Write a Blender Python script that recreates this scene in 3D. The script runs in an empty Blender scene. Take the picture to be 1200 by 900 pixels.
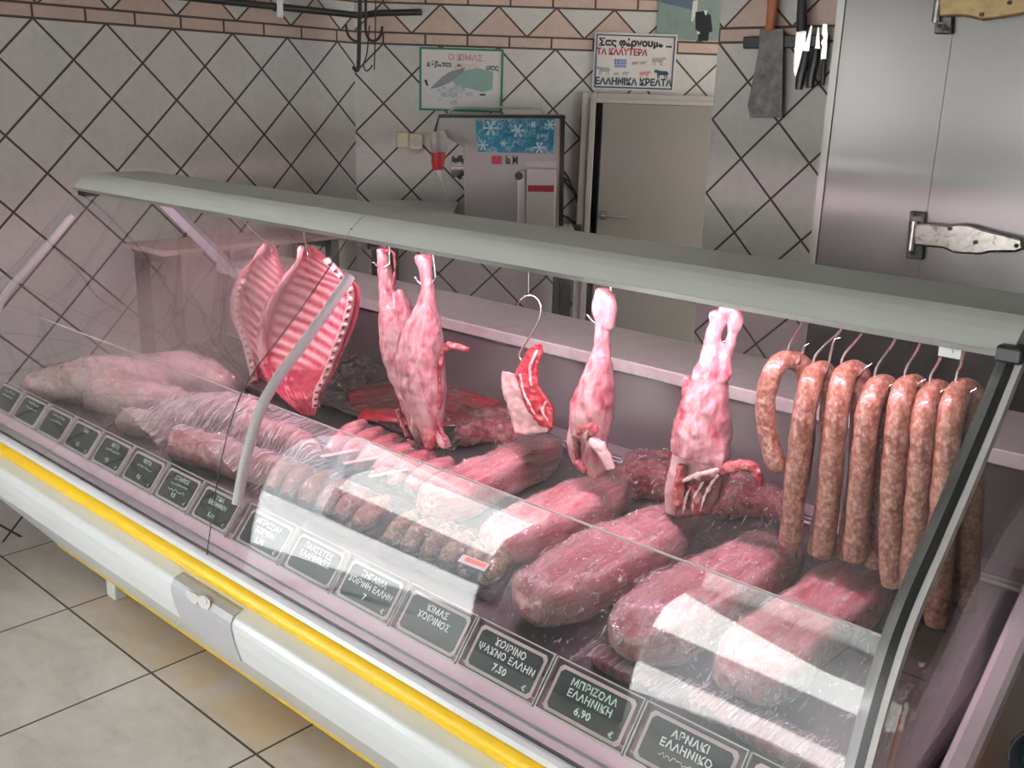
import bpy, bmesh, math, random
from mathutils import Vector, Matrix, noise, Euler
R_ = random.Random(7)
C = bpy.context.scene.collection
sc = bpy.context.scene

# ------------------------------------------------------------------ camera
H = 1.62
FPX = 1169.273
CR = Vector((0.7385133, 0.67354233, 0.03064052))      # camera right
CD = Vector((0.20739824, -0.18369336, -0.9608552))    # camera down
CF = Vector((-0.64154819, 0.71595913, -0.27535148))   # camera forward
cam_d = bpy.data.cameras.new('camera')
cam = bpy.data.objects.new('camera', cam_d); C.objects.link(cam)
m3 = Matrix((CR, -CD, -CF)).transposed()
cam.matrix_world = Matrix.Translation((0, 0, H)) @ m3.to_4x4()
cam_d.sensor_width = 36.0
cam_d.lens = FPX / 1200 * 36.0
cam_d.clip_start = 0.02
sc.camera = cam

# ------------------------------------------------------------------ light
sc.view_settings.view_transform = 'Standard'
sc.view_settings.look = 'None'
sc.view_settings.gamma = 1.0
sc.view_settings.use_curve_mapping = False
sc.view_settings.exposure = 0.38
sc.cycles.use_denoising = True
sc.cycles.transparent_max_bounces = 40
sc.cycles.max_bounces = 10
sc.cycles.caustics_reflective = False
sc.cycles.caustics_refractive = False
sc.cycles.sample_clamp_indirect = 6.0
w = bpy.data.worlds.new('sky'); sc.world = w; w.use_nodes = True
wn = w.node_tree.nodes
wn['Background'].inputs[0].default_value = (0.86, 0.95, 1.0, 1)
wn['Background'].inputs[1].default_value = 2.6
sd = bpy.data.lights.new('sun', 'SUN'); sd.energy = 36.0; sd.angle = 0.02
so = bpy.data.objects.new('sun', sd); C.objects.link(so)
so.rotation_euler = Vector((-0.25, -0.42, -0.87)).to_track_quat('-Z', 'Y').to_euler()

def portal(name, loc, rot, sx, sy):
    l = bpy.data.lights.new(name, 'AREA'); l.shape = 'RECTANGLE'; l.size = sx; l.size_y = sy
    l.cycles.is_portal = True
    o = bpy.data.objects.new(name, l); C.objects.link(o); o.location = loc; o.rotation_euler = rot

# ------------------------------------------------------------------ pixel helpers (1200x900 frame)
def ray(px, py):
    return CR * (px - 600) + CD * (py - 450) + CF * FPX
ORG = Vector((0, 0, H))
def onX(px, py, x): d = ray(px, py); return ORG + d * (x / d.x)
def onY(px, py, y): d = ray(px, py); return ORG + d * (y / d.y)
def onZ(px, py, z): d = ray(px, py); return ORG + d * ((z - H) / d.z)
def zdeck(y): return 0.66 + 0.0964 * (y - 1.17)
def onD(px, py, h=0.0):
    d = ray(px, py); return ORG + d * ((0.66 + h - 0.0964 * 1.17 - H) / (d.z - 0.0964 * d.y))
BC = Vector((-3.6, 2.92, 0)); BE = Vector((0.7389, 0.6738, 0)).normalized(); BN = Vector((BE.y, -BE.x, 0))
def onB(px, py, off=0.0):
    d = ray(px, py); k = ((BC + BN * off).dot(BN)) / d.dot(BN); return ORG + d * k
def B(u, z, off=0.0): return BC + BE * u + BN * off + Vector((0, 0, z))

# ------------------------------------------------------------------ material helpers
class NT:
    def __init__(s, name):
        s.m = bpy.data.materials.new(name); s.m.use_nodes = True
        s.t = s.m.node_tree; s.t.nodes.clear(); s.out = s.n('ShaderNodeOutputMaterial')
    def n(s, ty, **kw):
        nd = s.t.nodes.new(ty)
        for k, v in kw.items(): setattr(nd, k, v)
        return nd
    def l(s, a, b): s.t.links.new(a, b)
    def put(s, sock, v):
        if hasattr(v, 'is_linked') or isinstance(v, bpy.types.NodeSocket): s.l(v, sock)
        else: sock.default_value = v
    def ma(s, op, a, b=0.0, c=None, clamp=False):
        nd = s.n('ShaderNodeMath', operation=op); nd.use_clamp = clamp
        s.put(nd.inputs[0], a); s.put(nd.inputs[1], b)
        if c is not None: s.put(nd.inputs[2], c)
        return nd.outputs[0]
    def coord(s): return s.n('ShaderNodeTexCoord').outputs['Object']
    def mapping(s, v, scale=(1, 1, 1), loc=(0, 0, 0), rot=(0, 0, 0)):
        nd = s.n('ShaderNodeMapping'); s.l(v, nd.inputs[0]); nd.inputs['Scale'].default_value = scale
        nd.inputs['Location'].default_value = loc; nd.inputs['Rotation'].default_value = rot; return nd.outputs[0]
    def noise(s, v, scale, detail=4, rough=0.55, dist=0.0):
        nd = s.n('ShaderNodeTexNoise'); s.l(v, nd.inputs['Vector']); nd.inputs['Scale'].default_value = scale
        nd.inputs['Detail'].default_value = detail; nd.inputs['Roughness'].default_value = rough
        nd.inputs['Distortion'].default_value = dist; return nd.outputs['Fac']
    def ramp(s, f, stops):
        nd = s.n('ShaderNodeValToRGB'); s.l(f, nd.inputs[0]); e = nd.color_ramp.elements
        while len(e) < len(stops): e.new(0.5)
        for i, (p, c) in enumerate(stops):
            e[i].position = p; e[i].color = (c[0], c[1], c[2], 1) if not isinstance(c, float) else (c, c, c, 1)
        return nd.outputs[0]
    def mix(s, f, a, b):
        nd = s.n('ShaderNodeMix', data_type='RGBA'); s.put(nd.inputs[0], f)
        for k, v in ((6, a), (7, b)):
            if isinstance(v, tuple): nd.inputs[k].default_value = (v[0], v[1], v[2], 1)
            else: s.l(v, nd.inputs[k])
        return nd.outputs[2]
    def bump(s, h, strength=0.3, dist=0.01):
        nd = s.n('ShaderNodeBump'); s.l(h, nd.inputs['Height']); nd.inputs['Strength'].default_value = strength
        nd.inputs['Distance'].default_value = dist; return nd.outputs[0]
    def pbr(s, col, rough=0.5, metal=0.0, normal=None, spec=0.5, sss=0.0, coat=0.0, emit=None, es=0.0, alpha=None):
        nd = s.n('ShaderNodeBsdfPrincipled')
        if isinstance(col, tuple): nd.inputs['Base Color'].default_value = (col[0], col[1], col[2], 1)
        else: s.l(col, nd.inputs['Base Color'])
        s.put(nd.inputs['Roughness'], rough); nd.inputs['Metallic'].default_value = metal
        nd.inputs['Specular IOR Level'].default_value = spec
        if sss: nd.inputs['Subsurface Weight'].default_value = sss; nd.inputs['Subsurface Radius'].default_value = (0.012, 0.004, 0.003)
        if coat: nd.inputs['Coat Weight'].default_value = coat; nd.inputs['Coat Roughness'].default_value = 0.12
        if normal is not None: s.l(normal, nd.inputs['Normal'])
        if emit: nd.inputs['Emission Color'].default_value = (*emit, 1); nd.inputs['Emission Strength'].default_value = es
        return nd.outputs[0]
    def done(s, sh): s.l(sh, s.out.inputs[0]); return s.m

def plain(name, col, rough=0.5, metal=0.0, spec=0.5, coat=0.0, var=0.06, vs=14.0, bump=0.0):
    t = NT(name); v = t.coord(); f = t.noise(v, vs, 4)
    c = t.mix(f, tuple(x * (1 - var) for x in col), tuple(min(1, x * (1 + var)) for x in col))
    nrm = t.bump(t.noise(v, vs * 6, 3), bump, 0.004) if bump else None
    return t.done(t.pbr(c, rough, metal, nrm, spec, coat=coat))

def schlick(t, base=0.04, extra=None, normal=None):
    lw = t.n('ShaderNodeLayerWeight'); lw.inputs[0].default_value = 0.5
    if normal is not None: t.l(normal, lw.inputs['Normal'])
    p = t.ma('POWER', lw.outputs['Facing'], 5.0)
    f = t.ma('MULTIPLY_ADD', p, 1 - base, base)
    if extra is not None: f = t.ma('ADD', f, extra, clamp=True)
    return f

def clear(name, tint=(0.96, 0.985, 0.97), rough=0.0, base=0.04, haze=None, hazecol=(0.6, 0.58, 0.58), bump=None):
    t = NT(name); v = t.coord()
    nrm = None
    if bump:
        nrm = t.bump(t.noise(v, bump[0], 3), bump[1], 0.01)
    tr = t.n('ShaderNodeBsdfTransparent'); tr.inputs[0].default_value = (*tint, 1)
    gl = t.n('ShaderNodeBsdfGlossy'); gl.inputs['Roughness'].default_value = rough; gl.inputs[0].default_value = (1, 1, 1, 1)
    if nrm: t.l(nrm, gl.inputs['Normal'])
    mx = t.n('ShaderNodeMixShader'); t.l(schlick(t, base), mx.inputs[0]); t.l(tr.outputs[0], mx.inputs[1]); t.l(gl.outputs[0], mx.inputs[2])
    sh = mx.outputs[0]
    if haze:
        df = t.n('ShaderNodeBsdfDiffuse'); df.inputs[0].default_value = (*hazecol, 1)
        tl = t.n('ShaderNodeBsdfTranslucent'); tl.inputs[0].default_value = (*hazecol, 1)
        ad = t.n('ShaderNodeMixShader'); ad.inputs[0].default_value = 0.5
        t.l(df.outputs[0], ad.inputs[1]); t.l(tl.outputs[0], ad.inputs[2])
        m2 = t.n('ShaderNodeMixShader'); t.l(haze(t, v), m2.inputs[0]); t.l(sh, m2.inputs[1]); t.l(ad.outputs[0], m2.inputs[2])
        sh = m2.outputs[0]
    return t.done(sh)

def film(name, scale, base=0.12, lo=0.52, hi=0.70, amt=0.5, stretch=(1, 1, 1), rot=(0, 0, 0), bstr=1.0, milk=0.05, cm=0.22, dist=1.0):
    """cling film: clear, wrinkled, with glints painted white along its creases"""
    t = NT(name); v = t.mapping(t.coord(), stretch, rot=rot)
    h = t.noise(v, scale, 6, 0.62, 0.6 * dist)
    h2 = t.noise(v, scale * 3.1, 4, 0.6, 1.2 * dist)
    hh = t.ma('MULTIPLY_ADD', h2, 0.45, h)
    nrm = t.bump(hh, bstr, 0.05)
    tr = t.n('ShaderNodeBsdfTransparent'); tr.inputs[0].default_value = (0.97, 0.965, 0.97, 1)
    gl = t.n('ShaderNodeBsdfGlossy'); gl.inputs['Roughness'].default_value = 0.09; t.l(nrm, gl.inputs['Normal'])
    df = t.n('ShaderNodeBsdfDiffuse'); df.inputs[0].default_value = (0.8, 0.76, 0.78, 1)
    crease_glint = t.ramp(h2, [(lo, 0.0), (hi, 1.0)])
    ex = t.ma('MULTIPLY', crease_glint, amt)
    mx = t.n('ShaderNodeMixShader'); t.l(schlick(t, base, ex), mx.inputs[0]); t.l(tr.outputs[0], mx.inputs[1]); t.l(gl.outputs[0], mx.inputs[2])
    m2 = t.n('ShaderNodeMixShader'); t.l(t.ma('MULTIPLY_ADD', crease_glint, cm, milk), m2.inputs[0]); t.l(mx.outputs[0], m2.inputs[1]); t.l(df.outputs[0], m2.inputs[2])  # diffuse white on the creases stands in for lamp glints
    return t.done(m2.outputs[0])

def wall_tile(name, du, u0, D, tri, light=(0.53, 0.51, 0.49), peach=(0.52, 0.385, 0.32), z0=1.83):
    t = NT(name); v = t.coord()
    dp = t.n('ShaderNodeVectorMath', operation='DOT_PRODUCT'); t.l(v, dp.inputs[0]); dp.inputs[1].default_value = du
    u = t.ma('SUBTRACT', dp.outputs['Value'], u0)
    sp = t.n('ShaderNodeSeparateXYZ'); t.l(v, sp.inputs[0]); z = t.ma('SUBTRACT', sp.outputs[2], z0)
    g = 0.0042
    def line(x, period, half):                 # 1 on the joint
        f = t.ma('PINGPONG', x, period / 2)
        return t.ma('LESS_THAN', f, half)
    def diag(uu, zz):
        a = line(t.ma('ADD', uu, zz), D, g * 1.35); b = line(t.ma('SUBTRACT', uu, zz), D, g * 1.35)
        return t.ma('MAXIMUM', a, b)
    hb, ht = 0.047, 0.122
    dia = diag(u, z)
    # brick rows
    br = line(u, 0.183, g)
    e = [line(t.ma('SUBTRACT', z, q), 90.0, g) for q in (0.0, hb, hb + ht, 2 * hb + ht)]
    edges = t.ma('MAXIMUM', t.ma('MAXIMUM', e[0], e[1]), t.ma('MAXIMUM', e[2], e[3]))
    # triangles: apex down at u = tri + kD
    ut = t.ma('SUBTRACT', u, tri); zt = t.ma('MULTIPLY', t.ma('SUBTRACT', z, hb), D / 2 / ht)
    pp = t.ma('PINGPONG', ut, D / 2)           # distance to the apex column
    islight = t.ma('LESS_THAN', pp, zt)
    tl = t.ma('LESS_THAN', t.ma('ABSOLUTE', t.ma('SUBTRACT', pp, zt)), g * 1.35)
    def band(a, b): return t.ma('MULTIPLY', t.ma('GREATER_THAN', z, a), t.ma('LESS_THAN', z, b))
    inb1 = band(0, hb); intr = band(hb, hb + ht); inb2 = band(hb + ht, 2 * hb + ht)
    inb = t.ma('ADD', inb1, inb2)
    field = t.ma('SUBTRACT', 1.0, t.ma('ADD', inb, intr))
    grout = t.ma('MAXIMUM', t.ma('MAXIMUM', t.ma('MULTIPLY', dia, field), t.ma('MULTIPLY', br, inb)), t.ma('MAXIMUM', t.ma('MULTIPLY', tl, intr), edges))
    pe = t.ma('ADD', inb, t.ma('MULTIPLY', intr, t.ma('SUBTRACT', 1.0, islight)), clamp=True)
    n1 = t.noise(v, 7, 5, 0.6); n2 = t.noise(v, 38, 4, 0.6)
    spk = t.ma('MULTIPLY_ADD', n2, 0.5, t.ma('MULTIPLY', n1, 0.5))
    lc = t.ramp(spk, [(0.35, tuple(x * 0.90 for x in light)), (0.55, light), (0.7, tuple(x * 1.05 for x in light))])
    pc = t.ramp(spk, [(0.35, tuple(x * 0.86 for x in peach)), (0.7, tuple(x * 1.06 for x in peach))])
    c = t.mix(grout, t.mix(pe, lc, pc), (0.085, 0.06, 0.05))
    hgt = t.ma('SUBTRACT', 1.0, grout)
    return t.done(t.pbr(c, t.ma('MULTIPLY_ADD', grout, 0.4, 0.46), spec=0.4))

def floor_tile():
    t = NT('floor_tile'); v = t.coord(); sp = t.n('ShaderNodeSeparateXYZ'); t.l(v, sp.inputs[0])
    P = 0.525
    x = t.ma('ADD', sp.outputs[0], 3.485); y = t.ma('SUBTRACT', sp.outputs[1], 1.203)
    gx = t.ma('LESS_THAN', t.ma('PINGPONG', x, P / 2), 0.0036); gy = t.ma('LESS_THAN', t.ma('PINGPONG', y, P / 2), 0.0036)
    g = t.ma('MAXIMUM', gx, gy)
    cx = t.ma('FLOOR', t.ma('DIVIDE', x, P)); cy = t.ma('FLOOR', t.ma('DIVIDE', y, P))
    cb = t.n('ShaderNodeCombineXYZ'); t.l(cx, cb.inputs[0]); t.l(cy, cb.inputs[1])
    wn_ = t.n('ShaderNodeTexWhiteNoise'); t.l(cb.outputs[0], wn_.inputs[0])
    n1 = t.noise(t.mapping(v, (1, 2.2, 1), rot=(0, 0, 0.5)), 3.2, 6, 0.62, 0.8)
    n2 = t.noise(v, 26, 4)
    f = t.ma('MULTIPLY_ADD', n2, 0.25, t.ma('MULTIPLY', n1, 0.85))
    base = t.ramp(f, [(0.36, (0.54, 0.49, 0.435)), (0.52, (0.64, 0.585, 0.525)), (0.7, (0.72, 0.665, 0.61))])
    # the row of tiles along the counter's foot is tinted ochre in blotches
    yel = t.ma('MULTIPLY', t.ma('SMOOTH_MIN', t.ma('MULTIPLY', t.ma('ADD', y, 0.02), 12.0), 1.0, 0.3), 1.0, clamp=True)
    st = t.ramp(t.noise(v, 4.2, 4, 0.6), [(0.38, 0.15), (0.58, 1.0)])
    xm = t.ma('MULTIPLY', t.ma('SUBTRACT', sp.outputs[0], -3.05), 9.0, clamp=True)
    stf = t.ma('MULTIPLY', t.ma('MULTIPLY', t.ma('MULTIPLY', yel, st), xm), 0.62)
    base = t.mix(stf, base, (0.74, 0.47, 0.20))
    c = t.mix(g, t.mix(t.ma('MULTIPLY', wn_.outputs[0], 0.25), base, (0.50, 0.46, 0.42)), (0.075, 0.06, 0.045))
    return t.done(t.pbr(c, t.ma('MULTIPLY_ADD', n1, 0.25, 0.22), normal=t.bump(t.ma('SUBTRACT', 1.0, g), 0.2, 0.002), spec=0.35))

def brushed(name, col=(0.60, 0.59, 0.58), rough=0.30, wav=0.0):
    t = NT(name); v = t.coord()
    st = t.noise(t.mapping(v, (2, 2, 260)), 3.0, 3)
    r = t.ma('MULTIPLY_ADD', st, 0.16, rough - 0.08)
    h = t.ma('MULTIPLY_ADD', t.noise(t.mapping(v, (0.35, 0.35, 2.6)), 1.6, 2), 1.0 if wav else 0.0, t.ma('MULTIPLY', st, 0.004))
    return t.done(t.pbr(col, r, 1.0, t.bump(h, wav if wav else 0.15, 0.05)))

def meat(name, a, b, c, scale=26, stretch=(1, 1, 1), rough=0.28, coat=0.35, bstr=0.3, lo=0.38, hi=0.64, veins=None, rot=(0, 0, 0)):
    """muscle (a), mid pink (b) and fat or fascia (c) mixed by grain"""
    t = NT(name); v = t.mapping(t.coord(), stretch, rot=rot)
    n1 = t.noise(v, scale, 6, 0.62, 0.9); n2 = t.noise(v, scale * 3.7, 4, 0.6, 0.4)
    f = t.ma('MULTIPLY_ADD', n2, 0.28, t.ma('MULTIPLY', n1, 0.78))
    col = t.ramp(f, [(lo, a), ((lo + hi) / 2, b), (hi, c)])
    if veins:
        vv = t.ramp(t.noise(v, scale * 1.7, 3, 0.5, 2.2), [(0.475, 0.0), (0.5, 1.0), (0.525, 0.0)])
        col = t.mix(t.ma('MULTIPLY', vv, 0.6), col, veins)
    return t.done(t.pbr(col, rough, normal=t.bump(f, bstr, 0.012), spec=0.5, sss=0.12, coat=coat))

# ------------------------------------------------------------------ mesh helpers
ROOTS = {}
def setprops(o, label=None, cat=None, group=None, kind=None):
    if label: o['label'] = label
    if cat: o['category'] = cat
    if group: o['group'] = group
    if kind: o['kind'] = kind
    return o
def thing(name, label, cat, loc=(0, 0, 0), rot=(0, 0, 0), group=None):
    o = bpy.data.objects.new(name, None); C.objects.link(o); o.empty_display_size = 0.05
    o.location = loc; o.rotation_euler = rot
    ROOTS[o] = (Matrix.Translation(loc) @ Euler(rot).to_matrix().to_4x4()).inverted()
    return setprops(o, label, cat, group)
def obj(name, bm, mat, parent=None, smooth=False, local=False, bevel=0.0, label=None):
    """link a bmesh as ONE mesh object; world-space geometry is moved into its thing's space"""
    inv = None
    if parent is not None:
        inv = ROOTS.get(parent)
        if not local and inv is not None: bm.transform(inv)
    bmesh.ops.recalc_face_normals(bm, faces=bm.faces)
    if smooth:
        for e in bm.edges:
            if len(e.link_faces) == 2 and e.calc_face_angle(0.0) > 0.85: e.smooth = False
    me = bpy.data.meshes.new(name); bm.to_mesh(me); bm.free()
    for mm in (mat if isinstance(mat, (list, tuple)) else [mat]): me.materials.append(mm)
    if smooth:
        for p in me.polygons: p.use_smooth = True
    o = bpy.data.objects.new(name, me); C.objects.link(o)
    if parent is not None:
        o.parent = parent; ROOTS[o] = inv if inv is not None else Matrix()
    if bevel:
        md = o.modifiers.new('bevel', 'BEVEL'); md.width = bevel; md.segments = 2; md.limit_method = 'ANGLE'; md.angle_limit = 0.6
    if label: o['label'] = label
    return o
def rooted(name, bm, mat, loc, smooth=False, bevel=0.0, **kw):
    """a thing that is a single mesh, its origin at loc (geometry given in world space)"""
    bm.transform(Matrix.Translation(-Vector(loc)))
    o = obj(name, bm, mat, None, smooth, bevel=bevel); o.location = loc
    ROOTS[o] = Matrix.Translation(-Vector(loc))
    return setprops(o, **kw)
def struct(name, bm, mat, parent=None, **k):
    o = obj(name, bm, mat, parent, **k)
    if parent is None: o['kind'] = 'structure'
    return o
def nb(): return bmesh.new()
def box(bm, lo, hi, mt=None):
    vs = [bm.verts.new((x, y, z)) for x in (lo[0], hi[0]) for y in (lo[1], hi[1]) for z in (lo[2], hi[2])]
    fs = [(0, 1, 3, 2), (4, 6, 7, 5), (0, 4, 5, 1), (2, 3, 7, 6), (0, 2, 6, 4), (1, 5, 7, 3)]
    for f in fs: bm.faces.new([vs[i] for i in f])
    if mt: bmesh.ops.transform(bm, matrix=mt, verts=vs)
    return vs
def obox(bm, o, ex, ey, ez, lo, hi):
    m = Matrix.Identity(4)
    for i, a in enumerate((ex, ey, ez)):
        for j in range(3): m[j][i] = a[j]
    for j in range(3): m[j][3] = o[j]
    return box(bm, lo, hi, m)
EZ = Vector((0, 0, 1))
def bbox_(bm, u0, u1, o0, o1, z0, z1):
    """box in back-wall coordinates (u along the wall, o out of it)"""
    return obox(bm, BC, BE, BN, EZ, (u0, o0, z0), (u1, o1, z1))
def prism_x(bm, poly, x0, x1):
    """extrude a (y,z) polygon along x"""
    a = [bm.verts.new((x0, y, z)) for y, z in poly]; b = [bm.verts.new((x1, y, z)) for y, z in poly]
    n = len(poly)
    for i in range(n): bm.faces.new((a[i], a[(i + 1) % n], b[(i + 1) % n], b[i]))
    bm.faces.new(a); bm.faces.new(b[::-1]); return a + b
def poly_prism(bm, pts, o, ex, ey, ez, d0, d1):
    """extrude a 2D polygon (in ex, ey) from d0 to d1 along ez"""
    a = [bm.verts.new(o + ex * p[0] + ey * p[1] + ez * d0) for p in pts]; b = [bm.verts.new(o + ex * p[0] + ey * p[1] + ez * d1) for p in pts]
    n = len(pts)
    for i in range(n): bm.faces.new((a[i], a[(i + 1) % n], b[(i + 1) % n], b[i]))
    bm.faces.new(a); bm.faces.new(b[::-1]); return a + b
def catmull(pts, n):
    pts = [tuple(p) for p in pts]
    if len(pts) < 3 or n <= 1: return pts
    out = []
    for i in range(len(pts) - 1):
        p0 = pts[max(i - 1, 0)]; p1 = pts[i]; p2 = pts[i + 1]; p3 = pts[min(i + 2, len(pts) - 1)]
        for k in range(n):
            s = k / n
            out.append(tuple(0.5 * (2 * b + (c - a) * s + (2 * a - 5 * b + 4 * c - d) * s * s + (-a + 3 * b - 3 * c + d) * s ** 3) for a, b, c, d in zip(p0, p1, p2, p3)))
    out.append(pts[-1]); return out
def tube(bm, pts, r, seg=10, sub=1, cap=True, flat=1.0, up=None):
    """tube along pts; each pt is (x,y,z) or (x,y,z,radius)"""
    q = [tuple(p) if len(p) == 4 else (*p, r) for p in pts]
    q = catmull(q, sub)
    P = [Vector(p[:3]) for p in q]; n = len(P)
    T = [(P[min(i + 1, n - 1)] - P[max(i - 1, 0)]).normalized() for i in range(n)]
    ref = Vector(up) if up else (Vector((0, 0, 1)) if abs(T[0].z) < 0.9 else Vector((1, 0, 0)))
    N = (ref - T[0] * ref.dot(T[0])).normalized(); rings = []
    for i in range(n):
        N = (N - T[i] * N.dot(T[i])).normalized(); Bv = T[i].cross(N)
        rr = max(q[i][3], 1e-4)
        rings.append([bm.verts.new(P[i] + (N * math.cos(a) * flat + Bv * math.sin(a)) * rr) for a in (2 * math.pi * k / seg for k in range(seg))])
    for i in range(n - 1):
        for k in range(seg):
            bm.faces.new((rings[i][k], rings[i][(k + 1) % seg], rings[i + 1][(k + 1) % seg], rings[i + 1][k]))
    if cap:
        bm.faces.new(rings[0][::-1]); bm.faces.new(rings[-1])
    return rings
def cyl(bm, a, b, r, seg=16): return tube(bm, [a, b], r, seg)
def sweep_yz(bm, prof, x0, x1, th):
    """a sheet following a (y,z) profile with thickness th (inwards), from x0 to x1"""
    n = len(prof); inn = []
    for i in range(n):
        a = Vector(prof[max(i - 1, 0)]); b = Vector(prof[min(i + 1, n - 1)]); t = (b - a).normalized()
        inn.append((prof[i][0] + t.y * th, prof[i][1] - t.x * th))
    prism = list(prof) + inn[::-1]
    a = [bm.verts.new((x0, y, z)) for y, z in prism]; b = [bm.verts.new((x1, y, z)) for y, z in prism]
    m = len(prism)
    for i in range(m): bm.faces.new((a[i], a[(i + 1) % m], b[(i + 1) % m], b[i]))
    for s in (a, b):
        for i in range(n - 1): bm.faces.new((s[i], s[i + 1], s[m - 2 - i], s[m - 1 - i]))
def nz(p, s, seed=0.0): return noise.noise(Vector(p) * s + Vector((seed, seed * 1.7, -seed)))
def displace(bm, amp, s, seed=0.0, oct=2):
    bm.normal_update()
    for v in bm.verts:
        d = 0; a = amp; f = s
        for _ in range(oct): d += nz(v.co, f, seed) * a; a *= 0.5; f *= 2.1
        v.co += v.normal * d
def remeshed(bm, voxel, smooth_it=3):
    """one continuous surface around overlapping tubes"""
    me = bpy.data.meshes.new('tmp'); bmesh.ops.recalc_face_normals(bm, faces=bm.faces); bm.to_mesh(me); bm.free()
    o = bpy.data.objects.new('tmp', me); C.objects.link(o)
    md = o.modifiers.new('r', 'REMESH'); md.mode = 'VOXEL'; md.voxel_size = voxel
    if smooth_it:
        ms = o.modifiers.new('s', 'SMOOTH'); ms.iterations = smooth_it; ms.factor = 0.5
    dg = bpy.context.evaluated_depsgraph_get(); e = o.evaluated_get(dg)
    out = bmesh.new(); out.from_mesh(e.to_mesh()); e.to_mesh_clear()
    bpy.data.objects.remove(o); bpy.data.meshes.remove(me)
    return out
def chain_px(bm, pts, Y, seg=14, sub=4, flat=1.0):
    """tube whose joints are (px, py, dy, radius_px) on the plane y=Y"""
    q = []
    for px, py, dy, r in pts:
        p = onY(px, py, Y + dy); d = (p - ORG).dot(CF); q.append((p.x, p.y, p.z, r * d / FPX))
    tube(bm, q, 0.01, seg, sub, flat=flat, up=(0, 1, 0))
FONTCACHE = {}
def text_bm(body, size, bold=0.0, align='CENTER', spacing=1.0):
    """flat lettering in the XY plane, centred"""
    cu = bpy.data.curves.new('txt', 'FONT'); cu.body = body; cu.size = size; cu.align_x = align; cu.align_y = 'CENTER'
    cu.offset = bold; cu.space_character = spacing; cu.resolution_u = 2
    o = bpy.data.objects.new('txt', cu); C.objects.link(o)
    dg = bpy.context.evaluated_depsgraph_get(); e = o.evaluated_get(dg)
    bm = bmesh.new(); bm.from_mesh(e.to_mesh()); e.to_mesh_clear()
    bpy.data.objects.remove(o); bpy.data.curves.remove(cu)
    return bm
def frame_m(o, ex, ey):
    ez = ex.cross(ey); m = Matrix.Identity(4)
    for i, a in enumerate((ex, ey, ez)):
        for j in range(3): m[j][i] = a[j]
    for j in range(3): m[j][3] = o[j]
    return m
def merge(bm, other):
    me = bpy.data.meshes.new('t'); other.to_mesh(me); other.free(); bm.from_mesh(me); bpy.data.meshes.remove(me)

# ------------------------------------------------------------------ materials
M = {}
M['white'] = plain('white_enamel', (0.74, 0.77, 0.78), 0.28, coat=0.2, var=0.02)
M['endp'] = plain('grey_end_plastic', (0.36, 0.345, 0.345), 0.4)
M['plate'] = plain('grey_plastic_plate', (0.46, 0.46, 0.49), 0.35, var=0.03)
M['canopy'] = plain('grey_green_canopy_plastic', (0.47, 0.49, 0.46), 0.36, var=0.025)
M['yellow'] = plain('yellow_rubber', (0.90, 0.58, 0.015), 0.35, var=0.04)
M['steel'] = brushed('brushed_steel', (0.62, 0.61, 0.61), 0.28)
M['fridge'] = plain('fridge_steel', (0.21, 0.205, 0.20), 0.30, 0.95, var=0.03, vs=3)
M['strut'] = plain('grey_strut_plastic', (0.56, 0.55, 0.55), 0.4)
M['ledge'] = plain('grey_green_ledge', (0.46, 0.50, 0.48), 0.35, 0.3)
M['alu'] = plain('aluminium', (0.50, 0.49, 0.49), 0.45, 0.8, var=0.03)
M['chrome'] = plain('polished_steel', (0.72, 0.72, 0.72), 0.14, 1.0, var=0.02)
M['pinkledge'] = plain('pink_ledge', (0.75, 0.50, 0.61), 0.35, var=0.03)  # even pink tone for the ledge under the tags
M['deck'] = plain('deck_steel', (0.155, 0.14, 0.147), 0.35, 0.5, var=0.05)
M['panel'] = plain('rear_panel_grey', (0.185, 0.155, 0.165), 0.30, 0.3, var=0.08, vs=4)
M['black'] = plain('black_rubber', (0.012, 0.014, 0.014), 0.35)
M['blackp'] = plain('black_plastic', (0.02, 0.02, 0.022), 0.3)
M['dark'] = plain('dark_iron', (0.035, 0.035, 0.034), 0.45, 0.5)
M['grey'] = plain('grey_plastic', (0.48, 0.47, 0.46), 0.45)
M['cream'] = plain('cream_plastic', (0.62, 0.55, 0.42), 0.4)
M['red'] = plain('red_plastic', (0.42, 0.02, 0.03), 0.35)
M['machine'] = plain('machine_enamel', (0.40, 0.38, 0.37), 0.35, var=0.05, vs=5)
M['ceil'] = plain('ceiling_plaster', (0.54, 0.53, 0.51), 0.8)
M['plaster'] = plain('plaster', (0.26, 0.25, 0.24), 0.8)
M['plasterlight'] = plain('light_plaster', (0.66, 0.65, 0.63), 0.8)
M['pave'] = plain('pavement', (0.66, 0.65, 0.63), 0.8, var=0.15, vs=2)
M['facade'] = plain('facade', (0.80, 0.79, 0.76), 0.8, var=0.08, vs=0.6)
M['shops'] = plain('dark_shopfronts', (0.12, 0.12, 0.125), 0.6, var=0.4, vs=0.8)
M['door'] = plain('door_paint', (0.25, 0.23, 0.215), 0.5, var=0.03)
M['doorframe'] = plain('door_frame_paint', (0.40, 0.37, 0.345), 0.5, var=0.03)
M['gap'] = plain('dark_gap', (0.015, 0.013, 0.012), 0.8)
M['chalk'] = plain('chalk', (0.82, 0.86, 0.84), 0.9)
M['chalkg'] = plain('green_chalk', (0.62, 0.80, 0.70), 0.9)
M['slate'] = plain('slate_card', (0.028, 0.036, 0.036), 0.38, var=0.3, vs=20)
M['cardedge'] = plain('pink_grey_card_border', (0.55, 0.45, 0.46), 0.4)
M['acry'] = clear('clear_acrylic', (0.965, 0.975, 0.97), 0.03, 0.025)
M['glass'] = clear('curved_glass', (0.975, 0.988, 0.982), 0.0, 0.044)
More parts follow.
